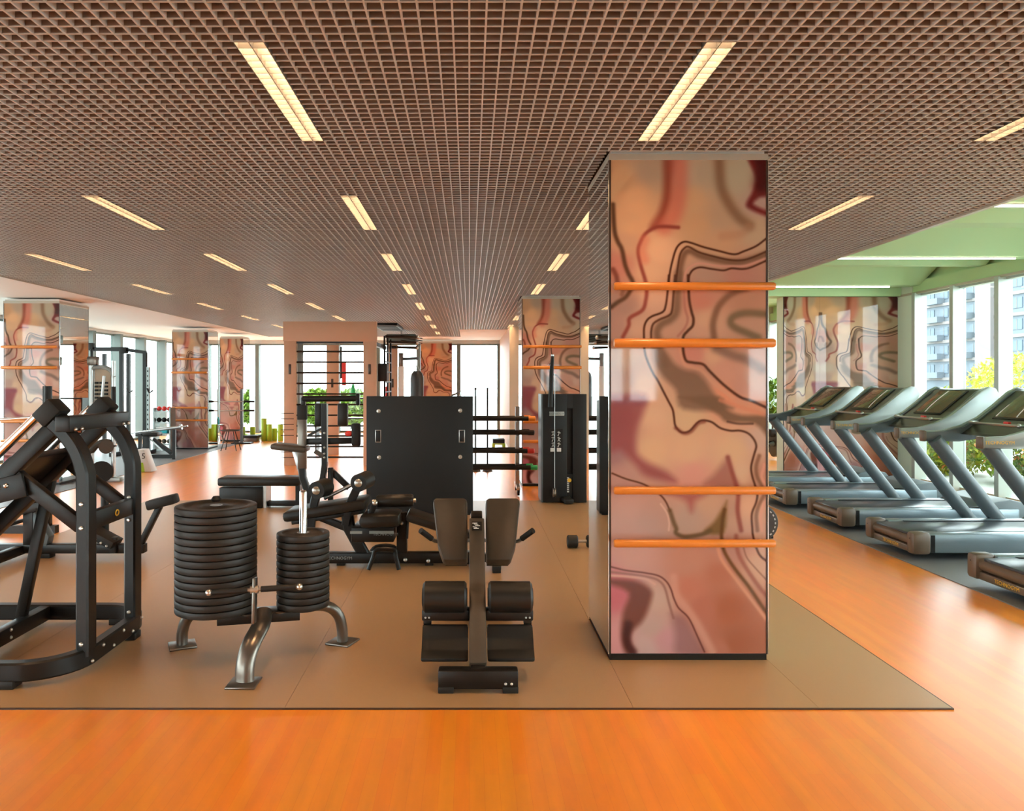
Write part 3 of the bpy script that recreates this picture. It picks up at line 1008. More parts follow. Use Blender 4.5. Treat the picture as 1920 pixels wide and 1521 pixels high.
# ================================================================== plate-loaded leg press in the foreground
hs = thing('leg_press', 'black plate-loaded leg press with slanted rails, bent uprights and rounded floor frame', 'gym machine', (-2.6, 4.45, 0))
Z0 = .088
path = [Vector((-3.75, 3.97, Z0)), Vector((-2.42, 3.97, Z0))] + arc((-2.38, 4.25, Z0), .28, -85, -5, 8, 'xy') + [Vector((-2.10, 4.62, Z0))] + arc((-2.36, 4.75, Z0), .26, 5, 85, 8, 'xy') + [Vector((-2.42, 5.01, Z0)), Vector((-3.75, 5.01, Z0))]
obj('floor_frame', G().rtube(path, .07, .10), M_black, hs)
obj('cross_tube', G().bar((-2.77, 3.99, Z0), (-2.77, 4.99, Z0), .07, .09, bev=.006), M_black, hs)
for x_, y_ in ((-2.40, 3.97), (-2.10, 4.72), (-2.3, 5.01), (-3.5, 3.97), (-3.5, 5.01)):
    obj('rubber_foot', G().box(x_ - .05, x_ + .05, y_ - .045, y_ + .045, .007, .05, .006), M_rubber, hs)
YN, YFr = 4.19, 4.77
for yy in (YN, YFr):
    up = smoothline([(-2.105, yy, .10), (-2.105, yy, .55), (-2.105, yy, 1.02), (-2.115, yy, 1.12), (-2.15, yy, 1.22), (-2.205, yy, 1.30), (-2.275, yy, 1.37)], 5)
    u = obj('upright', G().rtube(up, .105, .07, up=(1, 0, 0)), M_black, hs)
    for z_ in ((.17, .80, .93) if yy == YN else (.17, .74, .88)):
        obj('bolt', G().lathe([(0, .0), (.012, 0), (.012, .006), (.007, .011), (0, .012)], seg=10, M=Matrix.Translation((-2.105, yy - .0525, z_)) @ Matrix.Rotation(R(90), 4, 'X')), M_bolt, u)
    obj('slanted_rail', G().bar((-2.215, yy, 1.405), (-3.55, yy, .10), .07, .085, bev=.006), M_black, hs)
    yi = yy + (.02 if yy == YN else -.02)
    obj('guide_rod', G().cyl((-2.36, yi, 1.43), (-3.60, yi, .22), .024, seg=14), M_chrome, hs, 'chrome guide rod')
    obj('stop_block', G().obox((-2.295, yy + .0, 1.425), (.13, .13, .10), (0, -45, 0), .012), M_rubber, hs)
    obj('brace', G().bar((-2.50, yy, 1.09), (-2.13, yy, .80), .05, .075, bev=.005), M_black, hs)
    obj('lower_brace', G().bar((-2.62, yy, .98), (-2.80, yy, .13), .05, .06, up=(1, 0, 0), bev=.005), M_black, hs)
obj('top_bar', G().bar((-2.20, YN - .07, 1.365), (-2.20, YFr + .07, 1.365), .085, .085, bev=.008), M_black, hs)
for yy in (YN - .02, YN + .05, YFr - .02, YFr + .05):
    obj('bolt', G().ball((-2.155, yy, 1.335), .012), M_bolt, hs)
cb = obj('cross_plate', G().box(-2.125, -2.075, YN + .052, YFr - .052, .775, .875, .005), M_black, hs)
obj('badge', G().tube([(-2.0735, 4.49 + .020 * math.cos(2 * math.pi * q / 20), .825 + .016 * math.sin(2 * math.pi * q / 20)) for q in range(20)], .004, 6, closed=True), M_yellow, cb, 'small gold oval badge')
for q in range(6):
    yq = 4.18 + q * .125
    obj('bolt', G().ball((-2.066, yq, .065 + (.045 if q % 2 else 0)), .011), M_bolt, hs)
for q in range(2):
    obj('bolt', G().ball((-2.735, 4.55, .07 + q * .045), .011), M_bolt, hs)
sled = obj('sled', G().obox((-2.62, 4.48, 1.055), (.34, .62, .045), (0, -44, 0), .008), M_black, hs, 'sliding carriage')
obj('sled_side', G().obox((-2.56, YN - .045, 1.0), (.30, .02, .13), (0, -14, 0), .004), M_black, sled)
for q in range(3):
    obj('bolt', G().ball((-2.60 + q * .045, YN - .058, 1.015 + q * .008), .014), M_bolt, sled)
obj('back_pad', G().obox((-3.02, 4.48, .78), (.62, .44, .09), (0, -44, 0), .03), M_vinyl, hs)
obj('weight_peg', G().cyl((-2.66, YN - .06, .98), (-2.66, YN - .05, .98), .03), M_chrome, hs)
obj('plate_peg', G().cyl(P(89, 770, 4.9), P(89, 724, 4.9), .02), M_rubber, hs)

# ================================================================== low machine behind it
lm_ = thing('calf_machine', 'low black machine with a tilted pad arm behind the leg press', 'gym machine', (-3.6, 6.9, 0))
YM = 6.9
obj('base_bar', G().bar((-4.6, YM, .09), (-2.93, YM, .09), .09, .08, bev=.006), M_black, lm_)
obj('base_bar', G().bar((-4.05, YM - .55, .08), (-4.05, YM + .3, .08), .08, .08, bev=.006), M_black, lm_)
for x_, y_ in ((-4.05, YM - .5), (-3.82, YM), (-3.05, YM), (-4.5, YM)):
    obj('rubber_foot', G().box(x_ - .05, x_ + .05, y_ - .05, y_ + .05, .007, .05, .005), M_rubber, lm_)
obj('post', G().bar((-3.97, YM, .12), (-3.97, YM, .52), .09, .09, up=(1, 0, 0), bev=.006), M_black, lm_)
obj('gusset', G().prism([(-3.92, .12), (-3.80, .12), (-3.78, .2), (-3.90, .42), (-3.92, .42)], YM - .05, YM + .05, 'y', .004), M_tgrey, lm_)
obj('lever', G().bar((-4.5, YM - .1, .30), (-3.72, YM - .1, .52), .06, .07, bev=.006), M_black, lm_)
obj('foot_plate', G().obox((-4.3, YM - .1, .28), (.5, .42, .03), (0, -12, 0), .006), M_rubber, lm_)
obj('pad_arm', G().bar((-2.985, YM, .10), (-2.80, YM, .47), .06, .05, up=(1, 0, 0), bev=.005), M_black, lm_)
obj('pad', G().obox((-2.775, YM, .51), (.26, .16, .085), (0, -14, 0), .018), M_rubber, lm_)
obj('foot_block', G().obox((-3.28, YM - .05, .20), (.26, .2, .07), (0, 28, 0), .008), M_rubber, lm_)
obj('block_stem', G().bar((-3.19, YM - .05, .06), (-3.19, YM - .05, .2), .06, .06, up=(1, 0, 0), bev=.005), M_black, lm_)
obj('weight_peg', G().cyl((-3.345, YM + .1, .10), (-3.345, YM + .1, .63), .035), M_rubber, lm_)
for q in range(4):
    obj('bolt', G().ball((-3.36 + q * .05, YM - .152, .225 - q * .028), .012), M_bolt, lm_)

# ================================================================== plate stand and its plates
st = thing('plate_stand', 'three-legged gunmetal plate stand on curved feet holding two stacks of plates', 'weight stand', (-1.2, 4.4, 0))
HUB = Vector((-1.21, 4.42, .265))
BIG, SML = Vector((-1.46, 4.40, .285)), Vector((-.985, 4.52, .27))
fl = smoothline([HUB + Vector((.02, -.02, 0)), (-1.155, 4.22, .245), (-1.17, 4.09, .19), (-1.185, 4.035, .10), (-1.185, 4.02, .012)], 6)
obj('leg', G().tube(fl, .052, 16, sy=.62), M_gun, st)
ll = smoothline([BIG + Vector((.05, .04, -.02)), (-1.60, 4.52, .245), (-1.685, 4.56, .18), (-1.72, 4.575, .10), (-1.725, 4.58, .012)], 6)
obj('leg', G().tube(ll, .033, 14), M_gun, st)
rl = smoothline([SML + Vector((-.05, .0, -.005)), (-.87, 4.58, .25), (-.80, 4.62, .19), (-.775, 4.635, .10), (-.772, 4.64, .012)], 6)
obj('leg', G().tube(rl, .033, 14), M_gun, st)
for c, rz in (((-1.185, 4.005), 0), ((-1.725, 4.585), 25), ((-.772, 4.645), -20)):
    obj('foot_plate', G().obox((c[0], c[1], .013), (.155, .155, .012), (0, 0, rz), .004), M_gun, st)
hub = G().obox((-1.22, 4.44, .262), (.50, .13, .012), (0, 0, 13), .004)
obj('deck_plate', hub, M_black, st)
obj('deck_edge', G().obox((-1.21, 4.385, .235), (.46, .012, .055), (0, 0, 13), .003), M_black, st)
for dx in (-.06, .05, .12):
    obj('cutout', G().lathe([(0, 0), (.03, 0), (.03, .004), (0, .004)], (-1.21 + dx, 4.385 + dx * .24 - .006, .262), 16), M_tcap, st)
obj('deck_disc', G().lathe([(0, 0), (.15, 0), (.15, .012), (0, .012)], (BIG.x, BIG.y, .272), 28), M_black, st)
obj('deck_disc', G().lathe([(0, 0), (.11, 0), (.11, .012), (0, .012)], (SML.x, SML.y, .257), 28), M_black, st)
obj('post', G().lathe([(.0, 0), (.024, 0), (.024, .60), (.020, .61), (0, .61)], (BIG.x, BIG.y, .26), 18), M_chrome, st)
obj('post', G().lathe([(.0, 0), (.0225, 0), (.0225, .69), (.018, .70), (0, .70)], (SML.x, SML.y, .25), 18), M_chrome, st, 'bare chrome post above the small stack')
obj('post_tip', G().lathe([(0, 0), (.022, 0), (.030, .012), (.018, .03), (0, .032)], (BIG.x, BIG.y, .905), 14), M_rubber, st)
obj('bracket', G().obox((-1.155, 4.10, .42), (.016, .05, .24), (-6, 0, 0), .003), M_gun, st)
bb = obj('bar_holder', G().cyl((-1.39, 4.075, .468), (-.92, 4.12, .488), .010), M_steel, st)
for a, b in ((-1.375, -1.19), (-1.12, -.935)):
    f0, f1 = (a + 1.39) / .47, (b + 1.39) / .47
    obj('rubber_sleeve', G().cyl((a, 4.075 + .045 * f0, .468 + .02 * f0), (b, 4.075 + .045 * f1, .468 + .02 * f1), .016), M_rubber, bb)
for x_, y_, z_ in ((-1.392, 4.075, .468), (-.918, 4.12, .488)):
    obj('end_cap', G().ball((x_, y_, z_), .019), M_bolt, bb)
obj('collar', G().cyl((-1.175, 4.095, .477), (-1.135, 4.10, .479), .021), M_bolt, bb)


def plate_mesh(r, h):
    hub = r * .30
    return G().lathe([(.027, 0.004), (hub, 0.004), (hub + .01, .010), (r * .74, .010), (r * .80, .0005), (r - .008, .0005), (r - .002, .003), (r, .008), (r, h - .008), (r - .002, h - .003), (r - .008, h - .0005),
                      (r * .80, h - .001), (r * .74, h - .010), (hub + .01, h - .010), (hub, h - .004), (.027, h - .004), (.027, .004)], seg=44)


NTH = ['second', 'third', 'fourth', 'fifth', 'sixth', 'seventh', 'eighth', 'ninth', 'tenth', 'eleventh', 'twelfth', 'thirteenth', 'fourteenth', 'fifteenth']


def plates(base, n, r, h, lab, labtop, lean, group):
    first = None
    for k in range(n):
        o = thing('weight_plate', labtop if k == n - 1 else lab % NTH[n - 2 - k], 'weight plate', (0, 0, 0), group)
        if first is None:
            d = obj('disc', plate_mesh(r, h - .0006), M_plate, o)
            rng = obj('steel_ring', G().lathe([(.0265, .003), (.036, .003), (.036, h - .003), (.0265, h - .003), (.0265, .003)], seg=20), M_steel, o)
            first = (d, rng)
        else:
            share(first[0], 'disc', o, (0, 0, 0))
            share(first[1], 'steel_ring', o, (0, 0, 0))
        o.location = (base.x + lean[0] * k, base.y + lean[1] * k, base.z + h * k)
        o.rotation_euler = (0, 0, k * 1.3)


plates(BIG, 15, .228, .0402, 'large black rubber weight plate, %s from the top of the tall stack', 'topmost large weight plate of the tall stack on the stand', (0, 0), 'plates in the tall stack')
plates(SML, 11, .154, .0397, 'small black weight plate, %s from the top of the short stack', 'topmost small plate of the short stack, round the chrome post', (0, 0), 'plates in the short stack')

# ================================================================== back extension bench
be = thing('back_extension_bench', 'black back extension bench with two tapered hip pads, rollers and wide footplate', 'gym bench', (.045, 4.4, 0))
cx = .045
obj('front_foot', G().box(cx - .205, cx + .205, 3.885, 3.965, .025, .12, .01), M_black, be)
for s in (-1, 1):
    obj('rubber_foot', G().box(cx + s * .165 - .04, cx + s * .165 + .04, 3.88, 3.97, .007, .04, .004), M_rubber, be)
for x_ in (.14, .17):
    obj('bolt', G().ball((cx + x_, 3.884, .055), .008), M_bolt, be)
obj('spine_tube', G().bar((cx, 3.95, .12), (cx, 4.64, .745), .09, .075, up=(0, -1, 1), bev=.008), M_vinylb, be, 'dark bronze slanted tube')
obj('inner_tube', G().bar((cx, 3.94, .08), (cx, 4.12, .24), .075, .08, up=(0, -1, 1), bev=.006), M_black, be)
for s in (-1, 1):
    a, b = sorted((cx + s * .052, cx + s * .30))
    fp = [(4.005, .142), (4.01, .119), (4.15, .122), (4.19, .235), (4.18, .27), (4.155, .266), (4.125, .205), (4.08, .16)]
    obj('footplate', G().prism(fp, a, b, 'x', .01), M_rubber, be)
    a, b = sorted((cx + s * .06, cx + s * .30))
    rr = obj('ankle_roller', G().tube([(a, 4.20, .41), (a + .012, 4.20, .41), (b - .012, 4.20, .41), (b, 4.20, .41)], [.072, .085, .085, .072], 28), M_vinyl, be)
    for e in (a, b):
        obj('end_disc', G().cyl((e - .004, 4.20, .41), (e + .004, 4.20, .41), .05, seg=20), M_black, rr)
    a, b = sorted((cx + s * .045, cx + s * .305))
    ch = obj('calf_support', G().box(a, b, 4.17, 4.25, .285, .345, .008), M_black, be)
    for dx in (.265, .285):
        obj('bolt', G().ball((cx + s * dx, 4.168, .305), .006), M_bolt, ch)
    obj('stop', G().box(cx + s * .275 - .022, cx + s * .275 + .022, 4.18, 4.24, .262, .29, .004), M_black, ch)
    # tapered hip pad: wider at the top
    hp = [(.055, 0), (.20, 0), (.235, .10), (.275, .40), (.262, .425), (.072, .425), (.058, .405)]
    g = G().prism([(s * a_, b_) for a_, b_ in hp], -.045, .045, 'y', .018)
    bmesh.ops.transform(g.bm, matrix=Matrix.Translation((cx, 4.58, .505)) @ Matrix.Rotation(R(-38), 4, 'X'), verts=g.bm.verts)
    obj('hip_pad', g, M_vinylb, be, 'tapered dark brown hip pad')
    g = G().prism([(s * a_, b_) for a_, b_ in [(.06, .01), (.19, .01), (.255, .39), (.075, .39)]], .045, .06, 'y')
    bmesh.ops.transform(g.bm, matrix=Matrix.Translation((cx, 4.58, .505)) @ Matrix.Rotation(R(-38), 4, 'X'), verts=g.bm.verts)
    obj('pad_board', g, M_black, be)
    hd = obj('handle', G().tube(smoothline([(cx + s * .04, 4.70, .62), (cx + s * .22, 4.68, .615), (cx + s * .27, 4.64, .635), (cx + s * .335, 4.58, .70)], 5), .012, 10), M_steel, be)
    obj('grip', G().cyl((cx + s * .275, 4.635, .642), (cx + s * .337, 4.578, .702), .018, seg=12), M_rubber, hd)
st_ = obj('warning_sticker', G().obox((cx, 4.545, .735), (.06, .003, .06), (-42, 0, 0)), M_black, be)
for q in range(5):
    dz = .018 - q * .009
    obj('sticker_mark', G().obox((cx - .012 + .008 * (q % 3), 4.5435 + dz * .67, .735 + dz * .74 + .002), (.03 - .004 * (q % 2), .002, .004), (-42, 12 * (q % 2), 0)), M_print, st_, smooth=0)
obj('rear_leg', G().bar((cx, 4.72, .78), (cx, 5.12, .06), .07, .06, up=(0, 1, 0), bev=.006), M_black, be)
obj('rear_foot', G().box(cx - .24, cx + .24, 5.07, 5.15, .007, .075, .008), M_black, be)
obj('base_tube', G().bar((cx, 3.95, .075), (cx, 5.1, .045), .06, .05, bev=.005), M_black, be)

# ================================================================== prone leg curl machine
Y = 6.62
lc = thing('leg_curl_machine', 'black leg curl machine with long padded bench and round counterweights', 'gym machine', (-.7, Y, 0))


def Q(px, py, dy=0.0):
    return P(px, py, Y + dy)


obj('base_tube', G().bar(Q(612, 1045), Q(845, 1045), .09, .09, bev=.006), M_black, lc)
obj('base_tube', G().bar(Q(838, 1044), Q(895, 1045, .0), .12, .10, bev=.006), M_black, lc)
obj('cross_foot', G().bar((Q(930, 0).x, Y - .25, .06), (Q(930, 0).x, Y + .3, .06), .07, .08, bev=.006), M_black, lc)
obj('cross_tube', G().bar(Q(885, 1045), Q(935, 1045), .08, .07, bev=.006), M_black, lc)
for x_, dy in ((931, -.26), (931, .26), (640, 0), (805, -.0)):
    p = Q(x_, 1056, dy)
    obj('rubber_foot', G().box(p.x - .035, p.x + .035, p.y - .04, p.y + .04, .007, .06, .004), M_rubber, lc)
text_mesh('lettering', 'TECHNOGYM', .036, M_tsilver, lc, Matrix.Translation(Q(636, 1047, -.047) - lc.location) @ TY)
obj('step_loop', G().tube(smoothline([Q(691, 1068, -.30), Q(700, 1044, -.30), Q(706, 1031, -.30), Q(738, 1031, -.30), Q(742, 1044, -.30), Q(748, 1068, -.30)], 4), .018, 10), M_black, lc)
obj('step_loop', G().tube(smoothline([Q(691, 1041, .25), Q(706, 1025, .25), Q(738, 1025, .25), Q(748, 1041, .25)], 4), .018, 10), M_black, lc)
obj('slanted_post', G().rtube([Q(650, 955), Q(655, 990), Q(688, 1050)], .07, .10, up=(1, 0, 0)), M_black, lc)
obj('upright_post', G().bar(Q(754, 960), Q(754, 1050), .08, .09, up=(1, 0, 0), bev=.006), M_black, lc)
obj('rear_strut', G().bar(Q(578, 960, .1), Q(700, 1010, .1), .07, .06, bev=.006), M_black, lc)
obj('rear_post', G().bar(Q(583, 965, .2), Q(583, 1042, .2), .07, .07, up=(1, 0, 0), bev=.006), M_black, lc)
obj('weight_box', G().box(Q(664, 0).x, Q(742, 0).x, Y - .16, Y + .16, Q(0, 1010).z, Q(0, 983).z, .01), M_black, lc)
for a, b in ((662, 684), (697, 742)):
    obj('silver_strip', G().box(Q(a, 0).x, Q(b, 0).x, Y - .168, Y - .158, Q(0, 994).z, Q(0, 989).z), M_tsilver, lc, smooth=0)
text_mesh('lettering', 'TECHNOGYM', .034, M_tsilver, lc, Matrix.Translation(Q(723, 1002, -.17) - lc.location) @ TY)
obj('bench_pad', G().obox((Q(535, 0).x * .5 + Q(692, 0).x * .5, Y + .05, Q(0, 954).z), (.72, .40, .085), (0, -9, 0), .03), M_vinyl, lc, 'long black padded bench')
obj('bench_pad_board', G().obox((Q(535, 0).x * .5 + Q(700, 0).x * .5, Y + .05, Q(0, 967).z), (.62, .30, .03), (0, -9, 0), .004), M_black, lc)
obj('thigh_pad', G().obox((Q(717, 0).x, Y - .05, Q(0, 970).z), (.35, .36, .115), (0, -2, 0), .045), M_vinyl, lc)
obj('chest_pad', G().obox((Q(815, 0).x, Y + .0, Q(0, 980).z), (.50, .34, .075), (0, 18, 0), .03), M_vinyl, lc)
obj('chest_pad_tail', G().obox((Q(872, 0).x, Y + .05, Q(0, 1003).z), (.28, .2, .06), (0, 18, 0), .02), M_vinyl, lc)
rl_ = obj('ankle_roller', G().tube([Q(706, 940, -.05), Q(710, 940, -.05), Q(771, 938, -.05), Q(775, 938, -.05)], [.045, .055, .055, .045], 20), M_vinyl, lc)
obj('roller_axle', G().cyl(Q(698, 941, -.05), Q(780, 939, -.05), .02), M_steel, rl_)
obj('end_cap', G().ball(Q(703, 943, -.13), .026), M_bolt, rl_)
obj('roller_arm', G().bar(Q(703, 945, -.1), Q(690, 975, -.1), .04, .05, up=(1, 0, 0), bev=.004), M_black, lc)
# two counterweight arms with big round ends
for k, (cxp, cyp, pts) in enumerate((((593, 920), 0, [(593, 925), (586, 960), (583, 990)]), ((672, 906), 0, [(670, 915), (656, 945), (648, 985)]))):
    c = Q(cxp[0], cxp[1], -.12)
    obj('lever_arm', G().rtube([Q(a, b, -.08) for a, b in pts], .05, .07, up=(1, 0, 0)), M_black, lc)
    cw = obj('counterweight', G().cyl(c + Vector((.0, .0, 0)), c + Vector((.055, .17, .012)), .075, seg=24), M_rubber, lc)
    obj('cap', G().lathe([(0, -.02), (.022, -.018), (.034, -.008), (.036, .0), (0, .0)], seg=18, M=Matrix.Translation(c) @ Matrix.Rotation(R(-90), 4, 'X') @ Matrix.Diagonal((1, 1, 1, 1))), M_bolt, cw)
obj('link_rod', G().cyl(Q(608, 935, .05), Q(662, 908, .05), .016), M_steel, lc)
for p in (Q(753, 981, -.052), Q(760, 1050, -.055), Q(803, 1052, -.055)):
    obj('bolt', G().ball(p, .018), M_bolt, lc)
obj('adjust_handle', G().cyl(Q(765, 968, -.06), Q(763, 1010, -.06), .012), M_black, lc)

# ================================================================== big black shroud panel
Y = 9.05
bp = thing('machine_shroud', 'big flat matt black machine cover with bolts and two slot handles', 'machine cover', (-.6, Y, 0))
xa, xb = Q(687, 0).x, Q(887, 0).x
obj('panel', G().box(xa, xb, Y, Y + .035, .03, Q(0, 743).z, .006), M_blackmatte, bp)
obj('back_frame', G().box(xa + .03, xb - .03, Y + .035, Y + .42, .007, Q(0, 752).z, .01), M_black, bp)
for px, py in ((710, 771), (863, 770), (711, 858), (863, 857), (863, 945), (711, 945)):
    p = Q(px, py, -.001)
    b = obj('bolt_washer', G().lathe([(0, 0), (.024, 0), (.024, .004), (.014, .006), (.012, .014), (0, .016)], seg=16, M=Matrix.Translation(p) @ Matrix.Rotation(R(90), 4, 'X')), M_bolt, bp)
for px in (709, 866):
    p = Q(px, 818, -.004)
    h = obj('slot_handle', G().box(p.x - .036, p.x + .036, p.y - .004, p.y + .004, p.z - .075, p.z + .075, .003), M_steel, bp)
    obj('slot', G().box(p.x - .027, p.x + .027, p.y - .007, p.y - .003, p.z - .066, p.z + .066, .002), M_blackmatte, h)
obj('top_lever', G().tube(smoothline([Q(845, 742, .2), Q(856, 738, .2), Q(862, 733, .2), Q(864, 738, .2), Q(862, 745, .2)], 4), .012, 8), M_steel, bp)

# ================================================================== black tower with weight stack
Y = 10.02
tw = thing('cable_tower', 'narrow black cable machine tower with weight slot and pivoting pole', 'gym machine', (1.2, Y, 0))
xa, xb, zt = Q(1015, 0).x, Q(1100, 0).x, Q(0, 739).z
xs0, xs1 = Q(1063, 0).x, Q(1074, 0).x
obj('panel', G().box(xa + .02, xs0, Y, Y + .03, .01, zt, .004).box(xs1, xb, Y, Y + .03, .01, zt, .004).box(xs0, xs1, Y, Y + .03, Q(0, 766).z, zt), M_blackmatte, tw)
obj('side_edge', G().box(xa, xa + .02, Y + .0, Y + .45, .01, zt, .004), M_tgrey, tw)
obj('body', G().box(xa + .02, xb, Y + .10, Y + .5, .007, zt - .005), M_black, tw, smooth=0)
obj('weight_stack', G().box(xs0 + .002, xs1 - .002, Y + .02, Y + .09, .05, Q(0, 890).z), M_black, tw, smooth=0)
for q in range(8):
    obj('stack_mark', G().box(xs0 + .004, xs0 + .03, Y + .016, Y + .021, .14 + q * .026, .154 + q * .026), M_print, tw, smooth=0)
obj('stack_badge', G().lathe([(0, 0), (.026, 0), (.026, .006), (0, .006)], seg=16, M=Matrix.Translation(Q(1068, 901, -.0) + Vector((0, .02, 0))) @ Matrix.Rotation(R(90), 4, 'X')), M_yellow, tw, 'round yellow badge')
pl = obj('name_plate', G().box(Q(1030, 0).x, Q(1058, 0).x, Y - .006, Y, Q(0, 780).z, Q(0, 772).z, .002), M_tsilver, tw, 'pale name plate')
text_mesh('lettering', 'TECHNOGYM', .034, M_tgrey, pl, Matrix.Translation(Q(1044, 776, -.007) - tw.location) @ TY)
chart = obj('exercise_chart', G().box(Q(1031, 0).x, Q(1055, 0).x, Y - .004, Y, Q(0, 850).z, Q(0, 804).z), M_black, tw, 'exercise chart with small white figures', smooth=0)
for r_ in range(3):
    for c_, fx in enumerate((1037, 1048)):
        o_ = Q(fx, 813 + r_ * 10.5, -.006)
        g = G()
        for (x0_, z0_), (x1_, z1_) in (((0, .03), (0, -.005)), ((0, -.005), (.018 - .03 * ((r_ + c_) % 2), -.034)), ((0, -.005), (-.016, -.03)), ((-.02, .018), (.022, .026 - .02 * c_))):
            g.bar((o_.x + x0_, o_.y, o_.z + z0_), (o_.x + x1_, o_.y, o_.z + z1_), .003, .007, up=(1, 0, 0.3))
        obj('figure', g, M_print, chart, smooth=0)
for q in (1036, 1048):
    obj('text_block', G().box(Q(q - 4, 0).x, Q(q + 4, 0).x, Y - .006, Y - .004, Q(0, 847).z, Q(0, 840).z), M_print, chart, smooth=0)
pol = obj('pivot_pole', G().tube([Q(1032, 764, -.06), Q(1034, 700, -.03), Q(1036, 668, .0)], [.034, .028, .022], 14), M_rubber, tw, 'upright padded black pole')
obj('pole_tip', G().cyl(Q(1035, 675, .0), Q(1036, 665, .0), .02), M_steel, pol)
obj('cable', G().cyl(Q(1040, 700, -.02), Q(1040, 918, -.02), .005, seg=6), M_steel, tw)
obj('pulley', G().lathe([(0, 0), (.06, 0), (.06, .01), (.045, .02), (.06, .03), (.06, .04), (0, .04)], seg=20, M=Matrix.Translation(Q(1036, 924, -.05)) @ Matrix.Rotation(R(90), 4, 'Y')), M_steel, tw)
obj('foot_pedal', G().obox(Q(1064, 938, -.08), (.12, .16, .06), (8, 0, 12), .012), M_rubber, tw)

# ================================================================== rolling rack with weighted bars
Y = 10.9
rk = thing('bar_rack', 'steel rolling rack holding padded exercise bars beside the black cover', 'rack', (.4, Y, 0))
for px in (970, 835):
    p0, p1 = Q(px, 918), Q(px, 762)
    obj('post', G().bar((p0.x, Y, .09), (p0.x, Y, p1.z), .06, .06, up=(1, 0, 0), bev=.004), M_steel, rk)
    obj('base_rail', G().bar((p0.x, Y - .28, .11), (p0.x, Y + .28, .11), .05, .05, bev=.004), M_steel, rk)
    for dy in (-.25, .25):
        w = obj('caster', G().cyl((p0.x - .016, Y + dy, .05), (p0.x + .016, Y + dy, .05), .043, seg=16), M_rubber, rk)
        obj('fork', G().box(p0.x - .022, p0.x + .022, Y + dy - .02, Y + dy + .02, .05, .10), M_steel, w, smooth=0)
    for zz in (785, 812, 845, 876):
        obj('cradle', G().box(p0.x - .02, p0.x + .02, Y - .16, Y + .16, Q(0, zz).z - .045, Q(0, zz).z - .03, .004), M_steel, rk)
tiers = [(785, 1003, M_orange, 'orange', 2), (811, 1001, M_rubber, 'plain black', 2), (845, 1001, M_red, 'red', 2), (876, 1007, M_green, 'green', 2)]
for py, pxe, mt, nm, cnt in tiers:
    for q in range(cnt):
        z = Q(0, py).z + .004
        yy = Y - .10 + q * .2
        xe = (pxe - VPX) / F_PX * Y + (.0 if q == 0 else -.05)
        tier = {785: 'top', 811: 'second', 845: 'third', 876: 'bottom'}[py]
        b = thing('exercise_bar', '%s padded bar with %s end caps on the %s tier of the rolling rack' % ('front' if q == 0 else 'rear', nm, tier), 'exercise bar', (0, yy, z), 'padded bars on the rolling rack')
        obj('padding', G().cyl((-.62, yy, z), (xe - .10, yy, z), .033, seg=16), M_rubber, b)
        obj('end_cap', G().tube([(xe - .105, yy, z), (xe - .09, yy, z), (xe - .01, yy, z), (xe, yy, z)], [.03, .037, .037, .026], 16), mt, b)
        obj('end_cap', G().tube([(-.68, yy, z), (-.67, yy, z), (-.63, yy, z), (-.615, yy, z)], [.026, .037, .037, .03], 16), mt, b)

# ================================================================== flat bench box and dip machine behind the leg curl
Y = 9.7
fb = thing('flat_bench', 'low black padded flat bench on a box base beside the leg curl machine', 'gym bench', (-2.6, Y, 0))
obj('pad', G().box(Q(414, 0).x, Q(566, 0).x, Y - .15, Y + .2, Q(0, 909).z, Q(0, 894).z, .025), M_vinyl, fb)
obj('base_box', G().box(Q(417, 0).x, Q(497, 0).x, Y - .13, Y + .17, .007, Q(0, 912).z, .01), M_black, fb)
obj('leg', G().box(Q(497, 0).x, Q(503, 0).x, Y - .10, Y + .14, .007, Q(0, 909).z), M_steel, fb, smooth=0)
obj('base_rail', G().box(Q(497, 0).x, Q(572, 0).x, Y - .04, Y + .08, .02, .08, .006), M_black, fb)
obj('leg', G().box(Q(556, 0).x, Q(564, 0).x, Y - .06, Y + .1, .02, Q(0, 909).z), M_black, fb, smooth=0)

Y = 9.2
dm = thing('press_machine', 'black seated machine with grey upright and padded crossbars before the beige frame', 'gym machine', (-1.9, Y, 0))
obj('grey_upright', G().bar(Q(567, 786), Q(567, 880), .075, .10, up=(1, 0, 0), bev=.005), M_gun, dm)
obj('upright_top', G().bar(Q(567, 760), Q(567, 787), .08, .11, up=(1, 0, 0), bev=.005), M_rubber, dm)
obj('lower_upright', G().rtube([Q(567, 878), Q(568, 895), Q(580, 930), Q(583, 960)], .09, .08, up=(1, 0, 0)), M_black, dm)
obj('black_upright', G().rtube([Q(608, 757), Q(609, 870), Q(606, 895), Q(596, 925), Q(590, 958)], .10, .065, up=(1, 0, 0)), M_black, dm)
obj('upright_edge', G().bar(Q(614, 757, -.04), Q(614, 866, -.04), .012, .012, up=(1, 0, 0)), M_tsilver, dm)
for py in (812, 839, 851, 858):
    obj('bolt', G().ball(Q(608, py, -.055), .014), M_bolt, dm)
obj('top_roller', G().cyl(Q(568, 748, .1), Q(672, 747, .1), .037, seg=16), M_rubber, dm)
obj('roller_bracket', G().bar(Q(569, 745, .1), Q(569, 766, .1), .05, .05, up=(1, 0, 0), bev=.004), M_black, dm)
obj('roller_bracket', G().bar(Q(671, 738, .1), Q(671, 760, .1), .06, .04, up=(1, 0, 0), bev=.004), M_black, dm)
for a, b in ((588, 603), (631, 650)):
    obj('back_pad', G().box(Q(a, 0).x, Q(b, 0).x, Y + .05, Y + .13, Q(0, 800).z, Q(0, 757).z, .015), M_vinyl, dm)
obj('crossbar', G().bar(Q(576, 828, .05), Q(672, 826, .05), .09, .075, bev=.006), M_black, dm)
